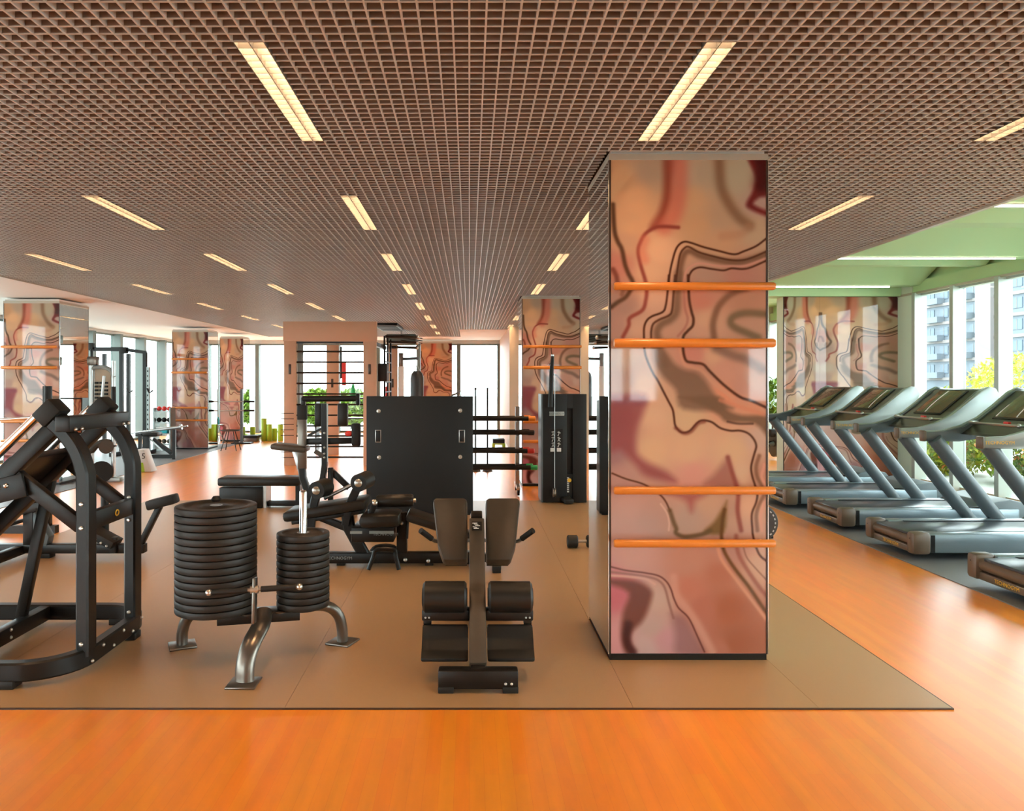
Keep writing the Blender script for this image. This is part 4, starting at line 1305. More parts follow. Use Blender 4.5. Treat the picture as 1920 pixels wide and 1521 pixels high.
obj('clamp', G().obox(Q(668, 815, .0), (.10, .12, .27), (0, 0, 0), .02), M_rubber, dm)
obj('clamp_foot', G().bar(Q(672, 830, 0), Q(672, 838, 0), .04, .04, up=(1, 0, 0)), M_black, dm)
obj('red_knob', G().ball(Q(654, 813, -.02), .042, 1.2, .8, .8), M_red, dm, 'red knob')
obj('lever', G().bar(Q(578, 817, .0), Q(605, 803, .0), .03, .03), M_black, dm)
obj('lever', G().bar(Q(590, 846, -.05), Q(606, 855, -.05), .03, .05), M_vinylb, dm)
obj('seat', G().obox(Q(545, 839, .0), (.42, .32, .07), (0, 6, 0), .025), M_vinylb, dm)
obj('seat_post', G().bar(Q(552, 842, .05), Q(570, 905, .05), .05, .06, up=(1, 0, 0), bev=.004), M_steel, dm)
obj('brace', G().bar(Q(618, 880, .1), Q(655, 915, .1), .06, .07, bev=.005), M_black, dm)
obj('side_post', G().bar(Q(620, 877, .05), Q(620, 955, .05), .05, .06, up=(1, 0, 0), bev=.004), M_black, dm)
obj('base_tube', G().bar((Q(560, 0).x, Y, .055), (Q(670, 0).x, Y, .055), .09, .08, bev=.006), M_black, dm)

# ================================================================== beige training rig with black ladder rungs
Y = 14.5
rig = thing('training_rig', 'tall beige portal rig with black ladder rungs in front of the far windows', 'training rig', (-2.65, Y, 0))
xa0, xa1, xb0, xb1 = Q(532, 0).x, Q(555, 0).x, Q(681, 0).x, Q(705, 0).x
zt, zh = Q(0, 603).z, Q(0, 640).z
for a, b in ((xa0, xa1), (xb0, xb1)):
    p = obj('post', G().box(a, b, Y, Y + .12, 0.0, zh, .006), M_beige, rig)
    m_ = (a + b) / 2
    obj('grip_slot', G().box(m_ - .025, m_ + .025, Y - .004, Y + .004, Q(0, 702).z, Q(0, 683).z, .002), M_darkedge, p)
obj('header', G().box(xa0 - .01, xb1 + .01, Y - .01, Y + .13, zh, zt, .006), M_beige, rig)
r0 = None
for py in (659, 679, 699, 719, 739, 759, 779, 799, 818, 838, 858):
    z = Q(0, py).z
    if r0 is None:
        r0 = obj('rung', G().cyl((xa1 - .01, Y + .06, z), (xb0 + .01, Y + .06, z), .017, seg=10), M_black, rig, 'black ladder rung')
        zr = z
    else:
        s = share(r0, 'rung', rig, (0, 0, z - zr))
obj('inner_post', G().box(xa1 + .005, xa1 + .10, Y + .13, Y + .2, 0, Q(0, 642).z, .004), M_tsilver, rig)
obj('header_rail', G().box(xa1, xb0, Y + .05, Y + .12, zh - .04, zh - .005), M_black, rig, smooth=0)
Y2 = 16.65
for px0, px1 in ((612, 634), (727, 745)):
    a, b = (px0 - VPX) / F_PX * Y2, (px1 - VPX) / F_PX * Y2
    p = obj('rear_post', G().box(a, b, Y2, Y2 + .12, 0, 2.40, .006), M_beige, rig)
    m_ = (a + b) / 2
    obj('grip_slot', G().box(m_ - .025, m_ + .025, Y2 - .004, Y2 + .004, 1.47, 1.66, .002), M_darkedge, p)
obj('side_rail', G().bar((xb1 - .06, Y + .12, 2.33), (xb1 - .06, Y2, 2.33), .06, .08), M_black, rig)
for q in range(10):
    z = 2.2 - q * .203
    obj('side_rung', G().cyl((xb1 + .10, Y + .55, z), (xb1 + .10, Y + 1.75, z), .016, seg=8), M_black, rig)
for yy in (Y + .55, Y + 1.15, Y + 1.75):
    obj('side_stile', G().bar((xb1 + .10, yy, .05), (xb1 + .10, yy, 2.5), .035, .035, up=(1, 0, 0)), M_black, rig)
obj('cable_box', G().box(xb1 + .0, xb1 + .18, Y + .25, Y + .45, 1.60, 1.95, .02), M_rubber, rig)
for z_, y_, ln in ((2.52, 15.6, 1.05), (2.44, 16.2, .95), (2.35, 16.6, .9)):
    obj('pull_up_bar', G().cyl((xb1 + .05, y_, z_), (xb1 + .05 + ln * .62, y_ + .3, z_), .03, seg=10), M_black, rig)
    obj('bar_end', G().ball((xb1 + .05 + ln * .62, y_ + .3, z_), .045), M_steel, rig)
for q in range(9):
    if 4 < q < 7:
        continue
    z = Q(0, 775 + q * 10.3).z
    obj('storage_peg', G().cyl((xa0 - .04, Y - .05, z), (xa1 - .03, Y - .05, z), .008, seg=6), M_darkedge, rig)
sus = thing('suspension_strap', 'red and black suspension straps hanging inside the beige rig', 'strap', P(645, 690, 16.6))
obj('red_strap', G().box(*[v for v in (P(641, 0, 16.6).x, P(649, 0, 16.6).x)], 16.58, 16.62, P(0, 723, 16.6).z, P(0, 680, 16.6).z, .01), M_red, sus)
obj('black_strap', G().box(P(638, 0, 16.6).x, P(641, 0, 16.6).x, 16.58, 16.62, P(0, 710, 16.6).z, P(0, 650, 16.6).z), M_rubber, sus, smooth=0)
sus2 = thing('suspension_strap', 'short red strap hanging beside the rear post of the beige rig', 'strap', P(724, 735, 16.6))
obj('red_strap', G().box(P(722, 0, 16.5).x, P(727, 0, 16.5).x, 16.48, 16.52, P(0, 760, 16.5).z, P(0, 725, 16.5).z, .01), M_red, sus2)
obj('strap_hook', G().cyl(P(724.5, 726, 16.5), P(724.5, 705, 16.5), .008, seg=6), M_steel, sus2)
cone = thing('green_cone', 'small green cone standing on the shelf behind the rig rungs', 'cone', P(662, 739, 18))
obj('cone', G().lathe([(0, .3), (.02, .29), (.07, .0), (0, 0)], P(662, 742, 18), 14), M_green, cone)
obj('cone_base', G().box(P(662, 0, 18).x - .09, P(662, 0, 18).x + .09, 17.91, 18.09, P(0, 744, 18).z - .01, P(0, 742, 18).z), M_green, cone, smooth=0)
shf = thing('storage_shelf', 'black storage shelf behind the ladder rungs', 'shelf', (-2.75, 18, 0))
for z_ in (P(0, 744, 18).z - .025, .75, .35):
    obj('shelf_board', G().box(-3.6, -2.35, 17.8, 18.2, z_ - .03, z_), M_black, shf, smooth=0)
for x_ in (-3.6, -2.38):
    obj('shelf_side', G().box(x_, x_ + .03, 17.8, 18.2, 0, P(0, 744, 18).z - .055), M_black, shf, smooth=0)

vent = thing('ceiling_vent', 'black rectangular vent under the grille ceiling beside the rig', 'vent', (-1.95, 17.6, 2.86))
obj('frame', G().box(-2.12, -1.60, 16.9, 18.5, 2.84, 2.898, .004), M_black, vent)
for q in range(5):
    obj('louvre', G().box(-2.08, -1.64, 17.05 + q * .3, 17.2 + q * .3, 2.825, 2.84), M_blackmatte, vent, smooth=0)
duct = thing('air_duct', 'silver air duct bracket under the ceiling behind the rig', 'duct', (-1.6, 19.5, 2.5))
obj('duct_body', G().box(-2.1, -1.35, 19.2, 19.8, 2.58, 2.80, .03), M_alu_white, duct)
for q in range(3):
    obj('fin', G().obox((-1.45 + q * .0, 19.15, 2.60 + q * .06), (.55, .04, .02), (0, 8, 0)), M_black, duct, smooth=0)
obj('hanger', G().box(-1.75, -1.71, 19.45, 19.5, 2.80, 2.90), M_steel, duct, smooth=0)

# ---- punching bag on its bracket
Yb = 19.0
pb = thing('punching_bag', 'dark grey punching bag hanging from a bracket in front of the far windows', 'punching bag', P(782, 745, Yb))
bx_, zt_ = P(782, 0, Yb).x, P(0, 697, Yb).z
obj('bag', G().lathe([(0, .02), (.08, .015), (.14, -.05), (.165, -.16), (.165, -1.15), (.15, -1.22), (0, -1.24)], (bx_, Yb, zt_), 24), mat('bag leather', (0.035, 0.042, 0.045), 0.45), pb)
for dx in (-.09, .09):
    obj('chain', G().cyl((bx_ + dx, Yb, zt_ - .02), (bx_, Yb, zt_ + .17), .008, seg=6), M_steel, pb)
obj('hook', G().cyl((bx_, Yb, zt_ + .16), (bx_, Yb, zt_ + .30), .012, seg=6), M_steel, pb)
bk = thing('bag_bracket', 'white post with a slanted steel arm that carries the punching bag', 'bracket', (P(752, 0, Yb).x, Yb, 0))
obj('post', G().box(P(747, 0, Yb).x, P(757, 0, Yb).x, Yb - .06, Yb + .06, 0, P(0, 687, Yb).z, .005), M_white, bk)
obj('post_sleeve', G().box(P(748, 0, Yb).x, P(756, 0, Yb).x, Yb - .07, Yb + .07, P(0, 687, Yb).z, P(0, 662, Yb).z, .005), M_gun, bk)
obj('arm', G().bar(P(756, 673, Yb), (bx_ + .05, Yb, zt_ + .33), .05, .07), M_tgrey, bk)

# ---- two vertical poles in a stand
Yp = 13.6
for k, px in enumerate((891.5, 914)):
    b0 = P(px, 0, Yp)
    t = thing('bar_stand', ['thin black pole in a round base behind the big black cover', 'second thin black pole beside the steel rolling rack'][k], 'pole stand', (b0.x, Yp, 0), 'thin poles in front of the far window')
    obj('pole', G().cyl((b0.x, Yp, .03), (b0.x, Yp, P(0, 730, Yp).z), .016, seg=10), M_rubber, t)
    obj('pole_tip', G().ball((b0.x, Yp, P(0, 729, Yp).z), .022), M_rubber, t)
    obj('base', G().lathe([(0, .04), (.03, .04), (.09, .015), (.095, .0), (0, 0)], (b0.x, Yp, 0), 20), M_rubber, t)
stp = thing('step_platform', 'dark exercise step with lime green risers on the far floor', 'step platform', P(935, 838, 18.6))
obj('top', G().box(P(924, 0, 18.6).x, P(946, 0, 18.6).x, 18.5, 18.9, .10, .2, .01), M_blackmatte, stp)
for a, b in ((923, 928), (942, 947)):
    obj('riser', G().box(P(a, 0, 18.6).x, P(b, 0, 18.6).x, 18.49, 18.91, 0, .10, .005), M_lime, stp)
obj('lime_edge', G().box(P(924, 0, 18.6).x, P(946, 0, 18.6).x, 18.485, 18.5, .07, .10), M_lime, stp, smooth=0)

# ================================================================== things behind the big column
pr = thing('weight_plate', 'grey disc plate peeking out behind the edge of the big marbled column', 'weight plate', P(1426, 1015, 7.6))
M90 = Matrix.Translation(P(1422, 980, 7.6)) @ Matrix.Rotation(R(90), 4, 'X')
obj('disc', G().lathe([(.026, 0), (.06, 0), (.065, .006), (.13, .006), (.135, 0), (.178, 0), (.185, .006), (.185, .03), (.178, .036), (.026, .036), (.026, 0)], seg=40, M=M90), mat('worn plate rubber', (.05, .05, .05), .5), pr)
obj('hub_ring', G().lathe([(.022, -.002), (.045, -.002), (.045, .038), (.022, .038), (.022, -.002)], seg=20, M=M90), M_steel, pr)
for q in range(9):
    a = R(-60 + q * 15)
    obj('raised_mark', G().box(-.006, .006, -.010, .010, .036, .038, M=M90 @ Matrix.Rotation(a, 4, 'Z') @ Matrix.Translation((.155, 0, 0))), M_steel, pr, smooth=0)
ps = thing('plate_rack', 'low black plate rack hidden behind the big marbled column', 'rack', (1.6, 7.75, 0))
cpl = P(1422, 980, 7.6)
obj('peg', G().cyl((cpl.x, 7.50, cpl.z), (cpl.x, 7.95, cpl.z), .021), M_steel, ps)
obj('frame', G().bar((cpl.x, 7.9, .03), (cpl.x, 7.9, .6), .06, .06, up=(1, 0, 0), bev=.004), M_black, ps)
obj('base', G().box(1.3, cpl.x + .2, 7.72, 8.1, .007, .05, .006), M_black, ps)
db = thing('dumbbell', 'black rubber dumbbell lying on the mat beside the mirrored column side', 'dumbbell', P(1090, 1032, 7.3))
c0 = P(1088, 1021, 7.3)
c0.z = .068
for dx in (-.075, .11):
    obj('head', G().tube([(c0.x + dx - .05, c0.y, c0.z), (c0.x + dx - .04, c0.y, c0.z), (c0.x + dx + .04, c0.y, c0.z), (c0.x + dx + .05, c0.y, c0.z)], [.05, .06, .06, .05], 20), M_rubber, db)
obj('grip', G().cyl((c0.x - .03, c0.y, c0.z), (c0.x + .06, c0.y, c0.z), .016), M_steel, db)

# ================================================================== window side on the far side: squat rack and others
Y = 16.6
sr = thing('squat_rack', 'tall black squat rack with pull-up beam in front of the side windows', 'rack', (-7.7, Y, 0))
for px, dy in ((228, 0), (272, 0), (241, 1.0), (196, .9)):
    p = P(px, 0, Y + dy)
    obj('post', G().bar((p.x, Y + dy, 0.007), (p.x, Y + dy, 2.24), .075, .075, up=(1, 0, 0)), M_black, sr)
pa, pb_, pc = P(170, 655, Y), P(228, 655, Y), P(274, 661, Y)
obj('top_beam', G().bar(pa, pb_, .08, .09), M_black, sr)
obj('top_beam', G().bar(pb_, pc, .06, .07), M_black, sr)
obj('top_beam', G().bar(pb_, P(241, 655, Y + 1.0), .06, .07), M_black, sr)
obj('beam_joint', G().obox(P(232, 657, Y - .02), (.16, .12, .14), bev=.01), M_rubber, sr)
obj('beam_joint', G().obox(P(172, 650, Y - .02), (.10, .12, .16), bev=.01), M_rubber, sr)
pq = P(278, 0, Y)
hp_ = obj('hole_strip', G().box(pq.x - .03, pq.x + .03, Y - .03, Y + .03, .05, P(0, 688, Y).z), M_tsilver, sr, smooth=0)
for q in range(16):
    z = .25 + q * .105
    obj('hole', G().box(pq.x - .012, pq.x + .012, Y - .033, Y - .029, z - .02, z + .02), M_black, hp_, smooth=0)
for px in (282, 244):
    c = P(px, 735, Y)
    obj('hook', G().tube([c + Vector((-.05, -.06, .08)), c + Vector((0, -.06, -.02)), c + Vector((.08, -.06, .03))], .018, 8), M_black, sr)
obj('base_rail', G().bar((P(228, 0, Y).x, Y - .5, .05), (P(228, 0, Y).x, Y + 1.1, .05), .08, .08), M_black, sr)
obj('base_rail', G().bar((P(272, 0, Y).x, Y - .5, .05), (P(272, 0, Y).x, Y + .5, .05), .08, .08), M_black, sr)

bn = thing('bench_press', 'black bench press with a loaded chrome barbell beside the squat rack', 'gym bench', (-6.7, 15.9, 0))
Y = 15.9
obj('pad', G().box(P(258, 0, Y).x, P(300, 0, Y).x, Y - .15, Y + .15, .46, .55, .03), M_vinyl, bn)
obj('frame', G().bar(P(287, 824, Y), P(322, 850, Y), .07, .07), M_black, bn)
obj('frame', G().bar((P(278, 0, Y).x, Y, .05), (P(278, 0, Y).x, Y, .50), .07, .07, up=(1, 0, 0)), M_black, bn)
obj('frame', G().bar((P(274, 0, Y).x, Y, .045), (P(328, 0, Y).x, Y, .045), .08, .07), M_black, bn)
obj('edge', G().bar(P(280, 822, Y - .05), P(305, 845, Y - .05), .02, .03), M_steel, bn)
bb_ = thing('barbell', 'chrome barbell resting across the bench press before the marbled column', 'barbell', P(300, 808, 15.6))
obj('bar', G().cyl(P(246, 812, 15.6), P(352, 799, 15.6), .016), M_chrome, bb_)
obj('sleeve', G().cyl(P(280, 808, 15.6), P(338, 801, 15.6), .03), M_steel, bb_)
for px_ in (262, 326):
    qx = P(px_, 0, 15.6).x
    zz_ = P(0, 812 - (px_ - 246) * .1226, 15.6).z - .035
    obj('bar_support', G().bar((qx, 15.62, .007), (qx, 15.62, zz_), .06, .06, up=(1, 0, 0)), M_black, bn)
obj('collar', G().cyl(P(337, 801, 15.6), P(341, 800.5, 15.6), .055), M_steel, bb_)

# cable machine seen over the leg press
Y = 12.2
cm = thing('cable_machine', 'silver cable machine with arched plate behind the leg press uprights', 'gym machine', (-5.8, Y, 0))
for px in (172, 213):
    p = P(px, 0, Y)
    obj('post', G().cyl((p.x, Y, .05), (p.x, Y, 1.93), .035), M_steel, cm)
ar = smoothline([P(172, 692, Y), P(180, 689, Y), P(195, 689, Y), P(208, 695, Y), P(214, 708, Y)], 4)
obj('arch', G().tube(ar, .035, 10), M_tsilver, cm)
obj('shield', G().box(P(176, 0, Y).x, P(206, 0, Y).x, Y + .02, Y + .05, P(0, 758, Y).z, P(0, 692, Y).z, .01), M_beigewall, cm)
for q in range(6):
    for px in (181, 190, 199):
        obj('stack_peg', G().obox(P(px, 718 + q * 7, Y), (.05, .03, .03)), M_rubber, cm, smooth=0)
obj('swing_arm', G().cyl(P(195, 705, Y - .1), P(189, 770, Y - .1), .022), M_steel, cm)
obj('grip', G().cyl(P(213, 725, Y - .08), P(213, 756, Y - .08), .035), M_rubber, cm)
obj('pulley_head', G().obox(P(175, 677, Y), (.16, .12, .14), bev=.02), M_gun, cm)
obj('hanger', G().cyl(P(172, 655, Y), P(172, 680, Y), .02), M_black, cm)
obj('weight_disc', G().cyl(P(190, 885, Y - .15), P(190, 885, Y + .05), .17, seg=28), M_rubber, cm)
obj('weight_disc', G().cyl(P(199, 838, Y - .1), P(199, 838, Y + .06), .11, seg=24), M_vinylb, cm)
obj('rear_arm', G().tube(smoothline([P(168, 850, Y), P(185, 832, Y), P(203, 829, Y), P(214, 840, Y)], 4), .05, 10), M_vinylb, cm)
obj('base', G().box(P(168, 0, Y).x, P(230, 0, Y).x, Y - .1, Y + .1, 0.008, .07, .01), M_tsilver, cm)

# ball rack
Y = 17.6
br_ = thing('ball_rack', 'pale upright rack of exercise balls beside the marbled column', 'rack', (P(309, 0, Y).x, Y, 0))
xa, xb = P(293, 0, Y).x, P(323, 0, Y).x
for x_ in (xa, xb):
    obj('side_post', G().box(x_ - .015, x_ + .015, Y - .15, Y + .15, .007, P(0, 766, Y).z + .02), M_tsilver, br_, smooth=0)
lev = [771, 792, 812, 832, 843]
for py in lev:
    z = P(0, py, Y).z
    obj('tray', G().box(xa, xb, Y - .14, Y + .14, z - .02, z), M_tsilver, br_, smooth=0)
kinds = [(771, M_red, 'red'), (792, M_rubber, 'black'), (832, M_vinylb, 'brown')]
for py, mt, nm in kinds:
    for q in range(3):
        x_ = xa + .075 + q * .115
        z = P(0, py, Y).z + .058
        t = tag(obj('exercise_ball', G().ball((x_, Y - .02, z), .056, sub=2), mt), '%s exercise ball on the %s shelf of the ball rack, %s' % (nm, {771: 'top', 792: 'second', 832: 'lower'}[py], ['leftmost', 'middle', 'rightmost'][q]), 'exercise ball', 'balls on the ball rack')
kb = thing('storage_box', 'teal storage box on the middle shelf of the ball rack', 'box', (P(305, 0, Y).x, Y, P(0, 812, Y).z))
obj('body', G().box(xa + .04, xa + .3, Y - .12, Y + .1, P(0, 812, Y).z, P(0, 812, Y).z + .12, .01), M_teal, kb)
obj('lid', G().box(xa + .03, xa + .31, Y - .13, Y + .11, P(0, 812, Y).z + .12, P(0, 812, Y).z + .14, .004), M_white, kb)

# wedge sign
sg = thing('floor_sign', 'white and lime green wedge-shaped sign with a black digit on the floor', 'sign', P(274, 884, 13.55))
Y = 13.55
s0 = P(262, 884, Y)
obj('wedge', G().prism([(s0.x, .007), (s0.x + .26, .007), (s0.x + .12, .40), (s0.x + .0, .40)], Y - .12, Y + .12, 'y', .006), M_print, sg)
obj('lime_base', G().prism([(s0.x - .003, .007), (s0.x + .14, .007), (s0.x + .11, .17), (s0.x - .003, .17)], Y - .125, Y - .119, 'y'), M_lime, sg)
text_mesh('digit', '5', .14, M_black, sg, Matrix.Translation((s0.x + .12 - sg.location.x, Y - .122 - sg.location.y, .28 - sg.location.z)) @ TY)

# stools and bottles
for k, (px, yy, lab) in enumerate(((433, 17.6, 'black stool with thin splayed legs before the pinkish column'), (402, 19.8, 'pale stool with wire legs between two marbled columns'))):
    c = P(px, 0, yy)
    t = thing('stool', lab, 'stool', (c.x, yy, 0), 'stools by the windows')
    mt = M_black if k == 0 else M_tsilver
    obj('seat', G().lathe([(0, .46), (.2, .46), (.24, .475), (.24, .485), (.2, .47), (0, .47)], (c.x, yy, 0), 20), mt, t)
    for a in (45, 135, 225, 315):
        obj('leg', G().cyl((c.x + .10 * math.cos(R(a)), yy + .10 * math.sin(R(a)), .46), (c.x + .25 * math.cos(R(a)), yy + .25 * math.sin(R(a)), .01), .011, seg=8), mt, t)
    obj('foot_ring', G().tube([(c.x + .19 * math.cos(2 * math.pi * q / 16), yy + .19 * math.sin(2 * math.pi * q / 16), .2) for q in range(16)], .009, 6, closed=True), mt, t)
for k, (px, lab) in enumerate(((409, 'teal bottle standing on the pale stool'), (397, 'small blue bottle at the edge of the pale stool'))):
    c = P(px, 0, 19.75)
    t = thing('bottle', lab, 'bottle', (c.x, 19.75, .485), 'bottles on the stool')
    obj('body', G().lathe([(0, 0), (.035, 0), (.035, .14), (.015, .18), (.015, .20), (0, .20)], (c.x, 19.75, .486), 14), M_teal, t)
    obj('cap', G().lathe([(0, .20), (.018, .20), (.018, .23), (0, .23)], (c.x, 19.75, .486), 10), M_white, t)

# foam rollers at the far window
rollers = [(474, 813, 788, 20.8), (495, 826, 784, 20.6), (505, 826, 795, 20.6), (515, 826, 803, 20.7), (526, 826, 795, 20.6), (463, 813, 803, 21.2), (485, 813, 803, 21.2)]
rlab = ['leftmost tall', 'tallest', 'medium, just right of the tallest', 'shorter, between two others', 'rightmost', 'short, nearest the marbled column', 'short, behind the tallest']
for k, (px, yb, yt, yy) in enumerate(rollers):
    c = P(px, 0, yy)
    h = (yb - yt) / F_PX * yy
    t = thing('foam_roller', 'lime green foam roller standing by the far window, %s one' % rlab[k].rstrip(','), 'foam roller', (c.x, yy, 0), 'foam rollers by the far window')
    obj('roll', G().lathe([(.03, 0), (.068, 0), (.072, .006), (.072, h - .006), (.068, h), (.03, h), (.03, 0)], (c.x, yy, 0), 20), M_lime, t)
    obj('core', G().lathe([(.026, .002), (.031, .002), (.031, h - .004), (.026, h - .004), (.026, .002)], (c.x, yy, 0), 14), M_green, t)
bx1 = thing('step_box', 'low dark grey step box on the floor beside the foam rollers', 'step box', P(474, 828, 20.3))
obj('top', G().box(P(458, 0, 20.3).x, P(484, 0, 20.3).x, 20.2, 20.6, .10, .17, .01), M_blackmatte, bx1)
obj('base', G().box(P(459, 0, 20.3).x, P(483, 0, 20.3).x, 20.22, 20.58, 0, .10, .01), M_gun, bx1)
hk = thing('bar_holder', 'black bar holder with two pegs beside the narrow marbled column', 'rack', (P(453, 0, 19.6).x, 19.6, 0))
c = P(453, 0, 19.6)
obj('post', G().bar((c.x, 19.6, .03), (c.x, 19.6, P(0, 730, 19.6).z), .06, .06, up=(1, 0, 0)), M_tgrey, hk)
obj('base', G().box(c.x - .25, c.x + .25, 19.52, 19.8, 0, .035, .004), M_black, hk)
for py in (753, 770):
    obj('peg', G().cyl(P(413, py + .5, 19.5), P(458, py, 19.5), .014), M_steel, hk)
    obj('grip', G().cyl(P(458, py, 19.5), P(477, py, 19.5), .026), M_rubber, hk)

# barbell rack at the picture edge
rb_ = thing('barbell', 'long chrome barbell at head height beyond the leg press', 'barbell', P(35, 786, 7.9))
obj('bar', G().cyl(P(-120, 796, 7.9), P(72, 782, 7.9), .016), M_chrome, rb_)
obj('sleeve', G().cyl(P(-120, 796, 7.9), P(-60, 792, 7.9), .025), M_steel, rb_)
obj('end_collar', G().cyl(P(66, 782.5, 7.9), P(70, 782.2, 7.9), .03), M_steel, rb_)
rk2 = thing('smith_rack', 'black upright rack post holding the long chrome barbell', 'rack', (P(40, 0, 8.0).x, 8.0, 0))
c = P(89, 0, 8.05)
obj('post', G().bar((c.x, 8.05, .0), (c.x, 8.05, P(0, 724, 8.05).z), .07, .07, up=(1, 0, 0), bev=.005), M_black, rk2)
obj('cradle', G().tube([P(84, 775, 8.0), P(70, 787, 7.93), P(60, 786, 7.9)], .02, 8), M_black, rk2)
c2 = P(-100, 0, 8.05)
obj('post', G().bar((c2.x, 8.05, .0), (c2.x, 8.05, P(0, 724, 8.05).z), .07, .07, up=(1, 0, 0), bev=.005), M_black, rk2)
obj('base', G().bar((c2.x - .1, 8.05, .04), (c.x + .1, 8.05, .04), .08, .08), M_black, rk2)

# ================================================================== beyond the treadmill pier: exercise bike and shelf
Y = 15.6
bi = thing('exercise_bike', 'dark exercise bike seen between the big column and the marbled wall panel', 'exercise bike', (P(1455, 0, Y).x, Y, 0))
cxb = P(1453, 0, Y).x
obj('saddle', G().ball((cxb, Y, P(0, 832, Y).z), .11, 1.4, .9, .5), M_tgrey, bi)
obj('seat_post', G().cyl((cxb, Y, .35), (cxb, Y, P(0, 836, Y).z), .025), M_steel, bi)
obj('handle_block', G().obox((cxb, Y - .02, P(0, 812, Y).z), (.26, .2, .16), bev=.03), M_rubber, bi)
obj('flywheel', G().cyl((cxb - .04, Y, .32), (cxb + .04, Y, .32), .26, seg=28), M_black, bi)
obj('frame', G().bar((cxb - .25, Y, .32), (cxb + .25, Y, .40), .06, .08), M_black, bi)
for dx in (-.28, .28):
    obj('foot', G().bar((cxb + dx, Y - .25, .035), (cxb + dx, Y + .25, .035), .06, .06), M_black, bi)
    obj('leg', G().bar((cxb + dx * .9, Y, .05), (cxb + dx * .4, Y, .36), .05, .05), M_black, bi)
pt_ = thing('potted_plant', 'dark leafy plant in a pot against the sand wall beyond the treadmills', 'plant', (6.9, 17.4, 0))
obj('pot', G().lathe([(0, 0), (.16, 0), (.2, .4), (.17, .4), (0, .36)], (6.92, 17.4, 0), 20), M_gun, pt_)
obj('stem', G().cyl((6.92, 17.4, .36), (6.92, 17.4, 1.0), .02), M_vinylb, pt_)


def leaves(name, parent, material, c, rx, ry, rz, n, size, seed, top=None):
    rnd = random.Random(seed)
    g = G()
    for _ in range(n):
        while True:
            a, b, d = rnd.uniform(-1, 1), rnd.uniform(-1, 1), rnd.uniform(-1, 1)
            q = a * a + b * b + d * d
            if .25 < q < 1:
                break
        p = Vector((c[0] + a * rx, c[1] + b * ry, c[2] + d * rz))
        s = size * rnd.uniform(.6, 1.3)
        Mx = Matrix.Translation(p) @ Matrix.Rotation(rnd.uniform(0, 6.28), 4, 'Z') @ Matrix.Rotation(rnd.uniform(-1.2, 1.2), 4, 'X') @ Matrix.Rotation(rnd.uniform(-.6, .6), 4, 'Y')
        vs = [Mx @ Vector(v) for v in ((0, -s, 0), (s * .45, -.1 * s, .12 * s), (0, s, -.05 * s), (-s * .45, -.1 * s, .12 * s))]
        g._add(vs, [(0, 1, 2), (0, 2, 3)])
    return obj(name, g, material, parent, smooth=0)


leaves('foliage', pt_, M_leaf, (6.92, 17.4, 1.2), .35, .3, .5, 260, .10, 3)

# ================================================================== outdoors
bounce_ground = struct('ground', G().box(-60, XL - .12, -40, 90, -.4, -.12).box(XW + .12, 160, -60, 220, -.4, -.12).box(XL - .12, XW + .12, YB + .12, 90, -.4, -.12).box(XL - .12, XW + .12, -40, YF - .12, -.4, -.12), M_bounce_ground)
shr = [(9.0, 11.2), (9.2, 12.6), (9.0, 14.1), (9.4, 15.4), (9.1, 9.8), (9.0, 8.42), (9.2, 7.0), (10.6, 11.9), (10.8, 13.6), (10.7, 16.4)]
for k, (x_, y_) in enumerate(shr):
    t = thing('flowering_shrub', 'yellow green shrub with orange blossoms outside the treadmill window, %s' % ['beside the farthest pane', 'second from the pier', 'behind the pier edge', 'deep behind the pier', 'behind the middle treadmill', 'behind the second nearest treadmill', 'close to the picture edge', 'farther out beside the pier', 'farther out behind the pier', 'farthest out'][k], 'shrub', (x_, y_, -.12), 'shrubs outside the treadmill windows')
    hh = .62 + .12 * (k % 3)
    leaves('foliage', t, M_leaf if k % 2 else M_leaf2, (x_, y_, hh * .75), .7, .66, hh, 1500, .075, 20 + k)
    leaves('foliage_bright', t, M_leaf2 if k % 2 else M_leaf, (x_, y_, hh * .8), .72, .67, hh, 700, .07, 50 + k)
    leaves('blossom', t, M_flower, (x_, y_, hh * .85), .74, .68, hh * .95, 300, .05, 80 + k)
    obj('stem', G().cyl((x_, y_, -.12), (x_, y_, hh), .03, seg=8), M_vinylb, t)
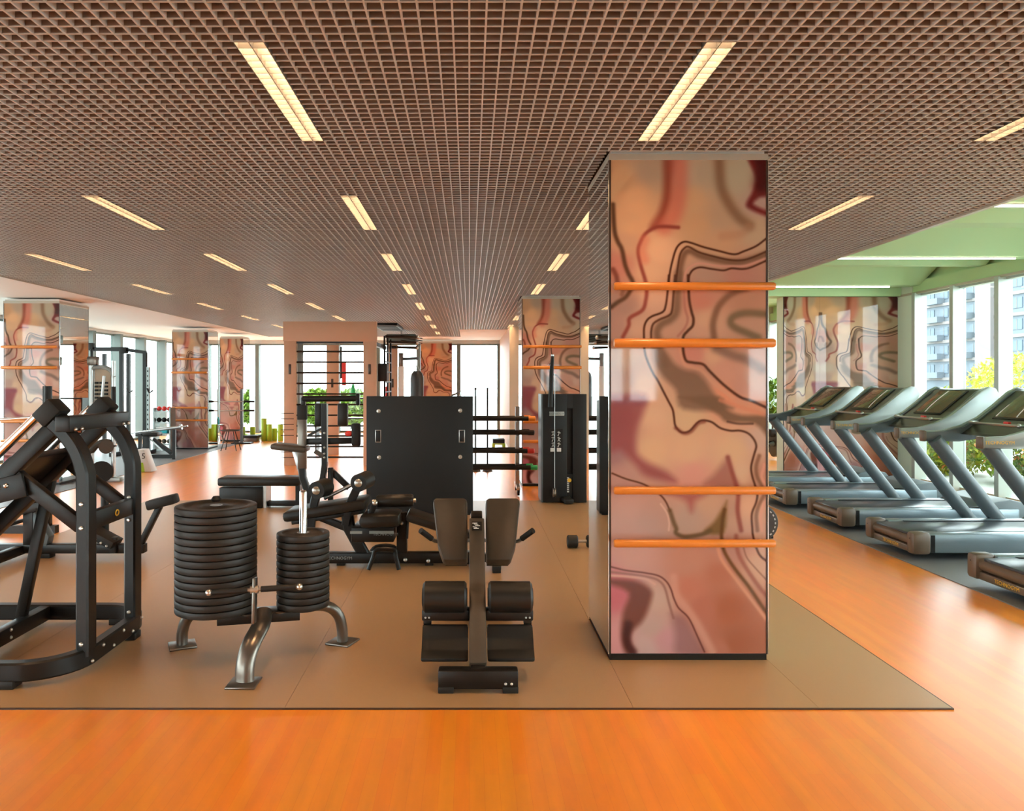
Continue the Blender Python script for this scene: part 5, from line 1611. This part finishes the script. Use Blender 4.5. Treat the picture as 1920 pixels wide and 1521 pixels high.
for k, (x_, y_, r_, h_) in enumerate(((-4.3, 28.0, .7, .68), (-5.75, 28.6, .65, .68), (22.0, 30.5, 2.0, 1.4), (20.0, 25.0, 1.8, .9))):
    t = thing('garden_bush', ['round green bush beyond the far window, seen through the ladder rungs', 'narrow green bush beyond the far window, left one behind the ladder rungs', 'tall green bush across the garden outside the treadmill window', 'low green bush across the garden outside the treadmill window'][k], 'bush', (x_, y_, -.12), 'bushes in the garden')
    leaves('foliage', t, M_leaf2 if k > 1 else M_leaf, (x_, y_, h_), r_, r_ * .8, h_, 2200, .12, 120 + k)
    obj('stem', G().cyl((x_, y_, -.12), (x_, y_, h_), .06, seg=8), M_vinylb, t)

# apartment block across the way
XB = 78.0
ap = thing('apartment_block', 'pale hazy apartment block with rows of windows outside the treadmill windows', 'building', (XB, 120, -.12))
obj('wall', G().box(XB, XB + 14, 84, 158, -.12, 24.2), M_bld, ap, smooth=0)
for y0, y1 in ((113, 116.5), (131.5, 134), (97, 99)):
    obj('pilaster', G().box(XB - .8, XB, y0, y1, -.12, 24.6), M_bldpink, ap, smooth=0)
FH = 3.05
for f in range(8):
    z = 2.2 + f * FH
    obj('floor_band', G().box(XB - .35, XB, 84, 158, z - .35, z + .12), M_bldpink, ap, smooth=0)
wn = None
bl = None
for f in range(7):
    for y_ in (100.5, 104.5, 108.5, 112.0 - .8, 117.8, 121.5, 125.2, 128.9, 136.0, 139.6, 143.2, 146.8):
        z = 2.2 + f * FH
        if wn is None:
            wn = obj('window', G().box(XB - .12, XB + .05, y_ - 1.05, y_ + 1.05, z + .75, z + 2.25), M_bldwin, ap, smooth=0)
            wf = obj('window_frame', G().box(XB - .16, XB - .10, y_ - .05, y_ + .05, z + .75, z + 2.25), M_bldpink, wn, smooth=0)
            y00, z00 = y_, z
        else:
            w2 = share(wn, 'window', ap, (0, y_ - y00, z - z00))
            share(wf, 'window_frame', w2, (0, 0, 0))
    for y_ in (119.6, 127.0, 137.8):
        z = 2.2 + f * FH
        if bl is None:
            bl = obj('balcony', G().box(XB - 1.3, XB, y_ - 1.9, y_ + 1.9, z, z + .95), M_bld, ap, smooth=0)
            y01, z01 = y_, z
        else:
            share(bl, 'balcony', ap, (0, y_ - y01, z - z01))
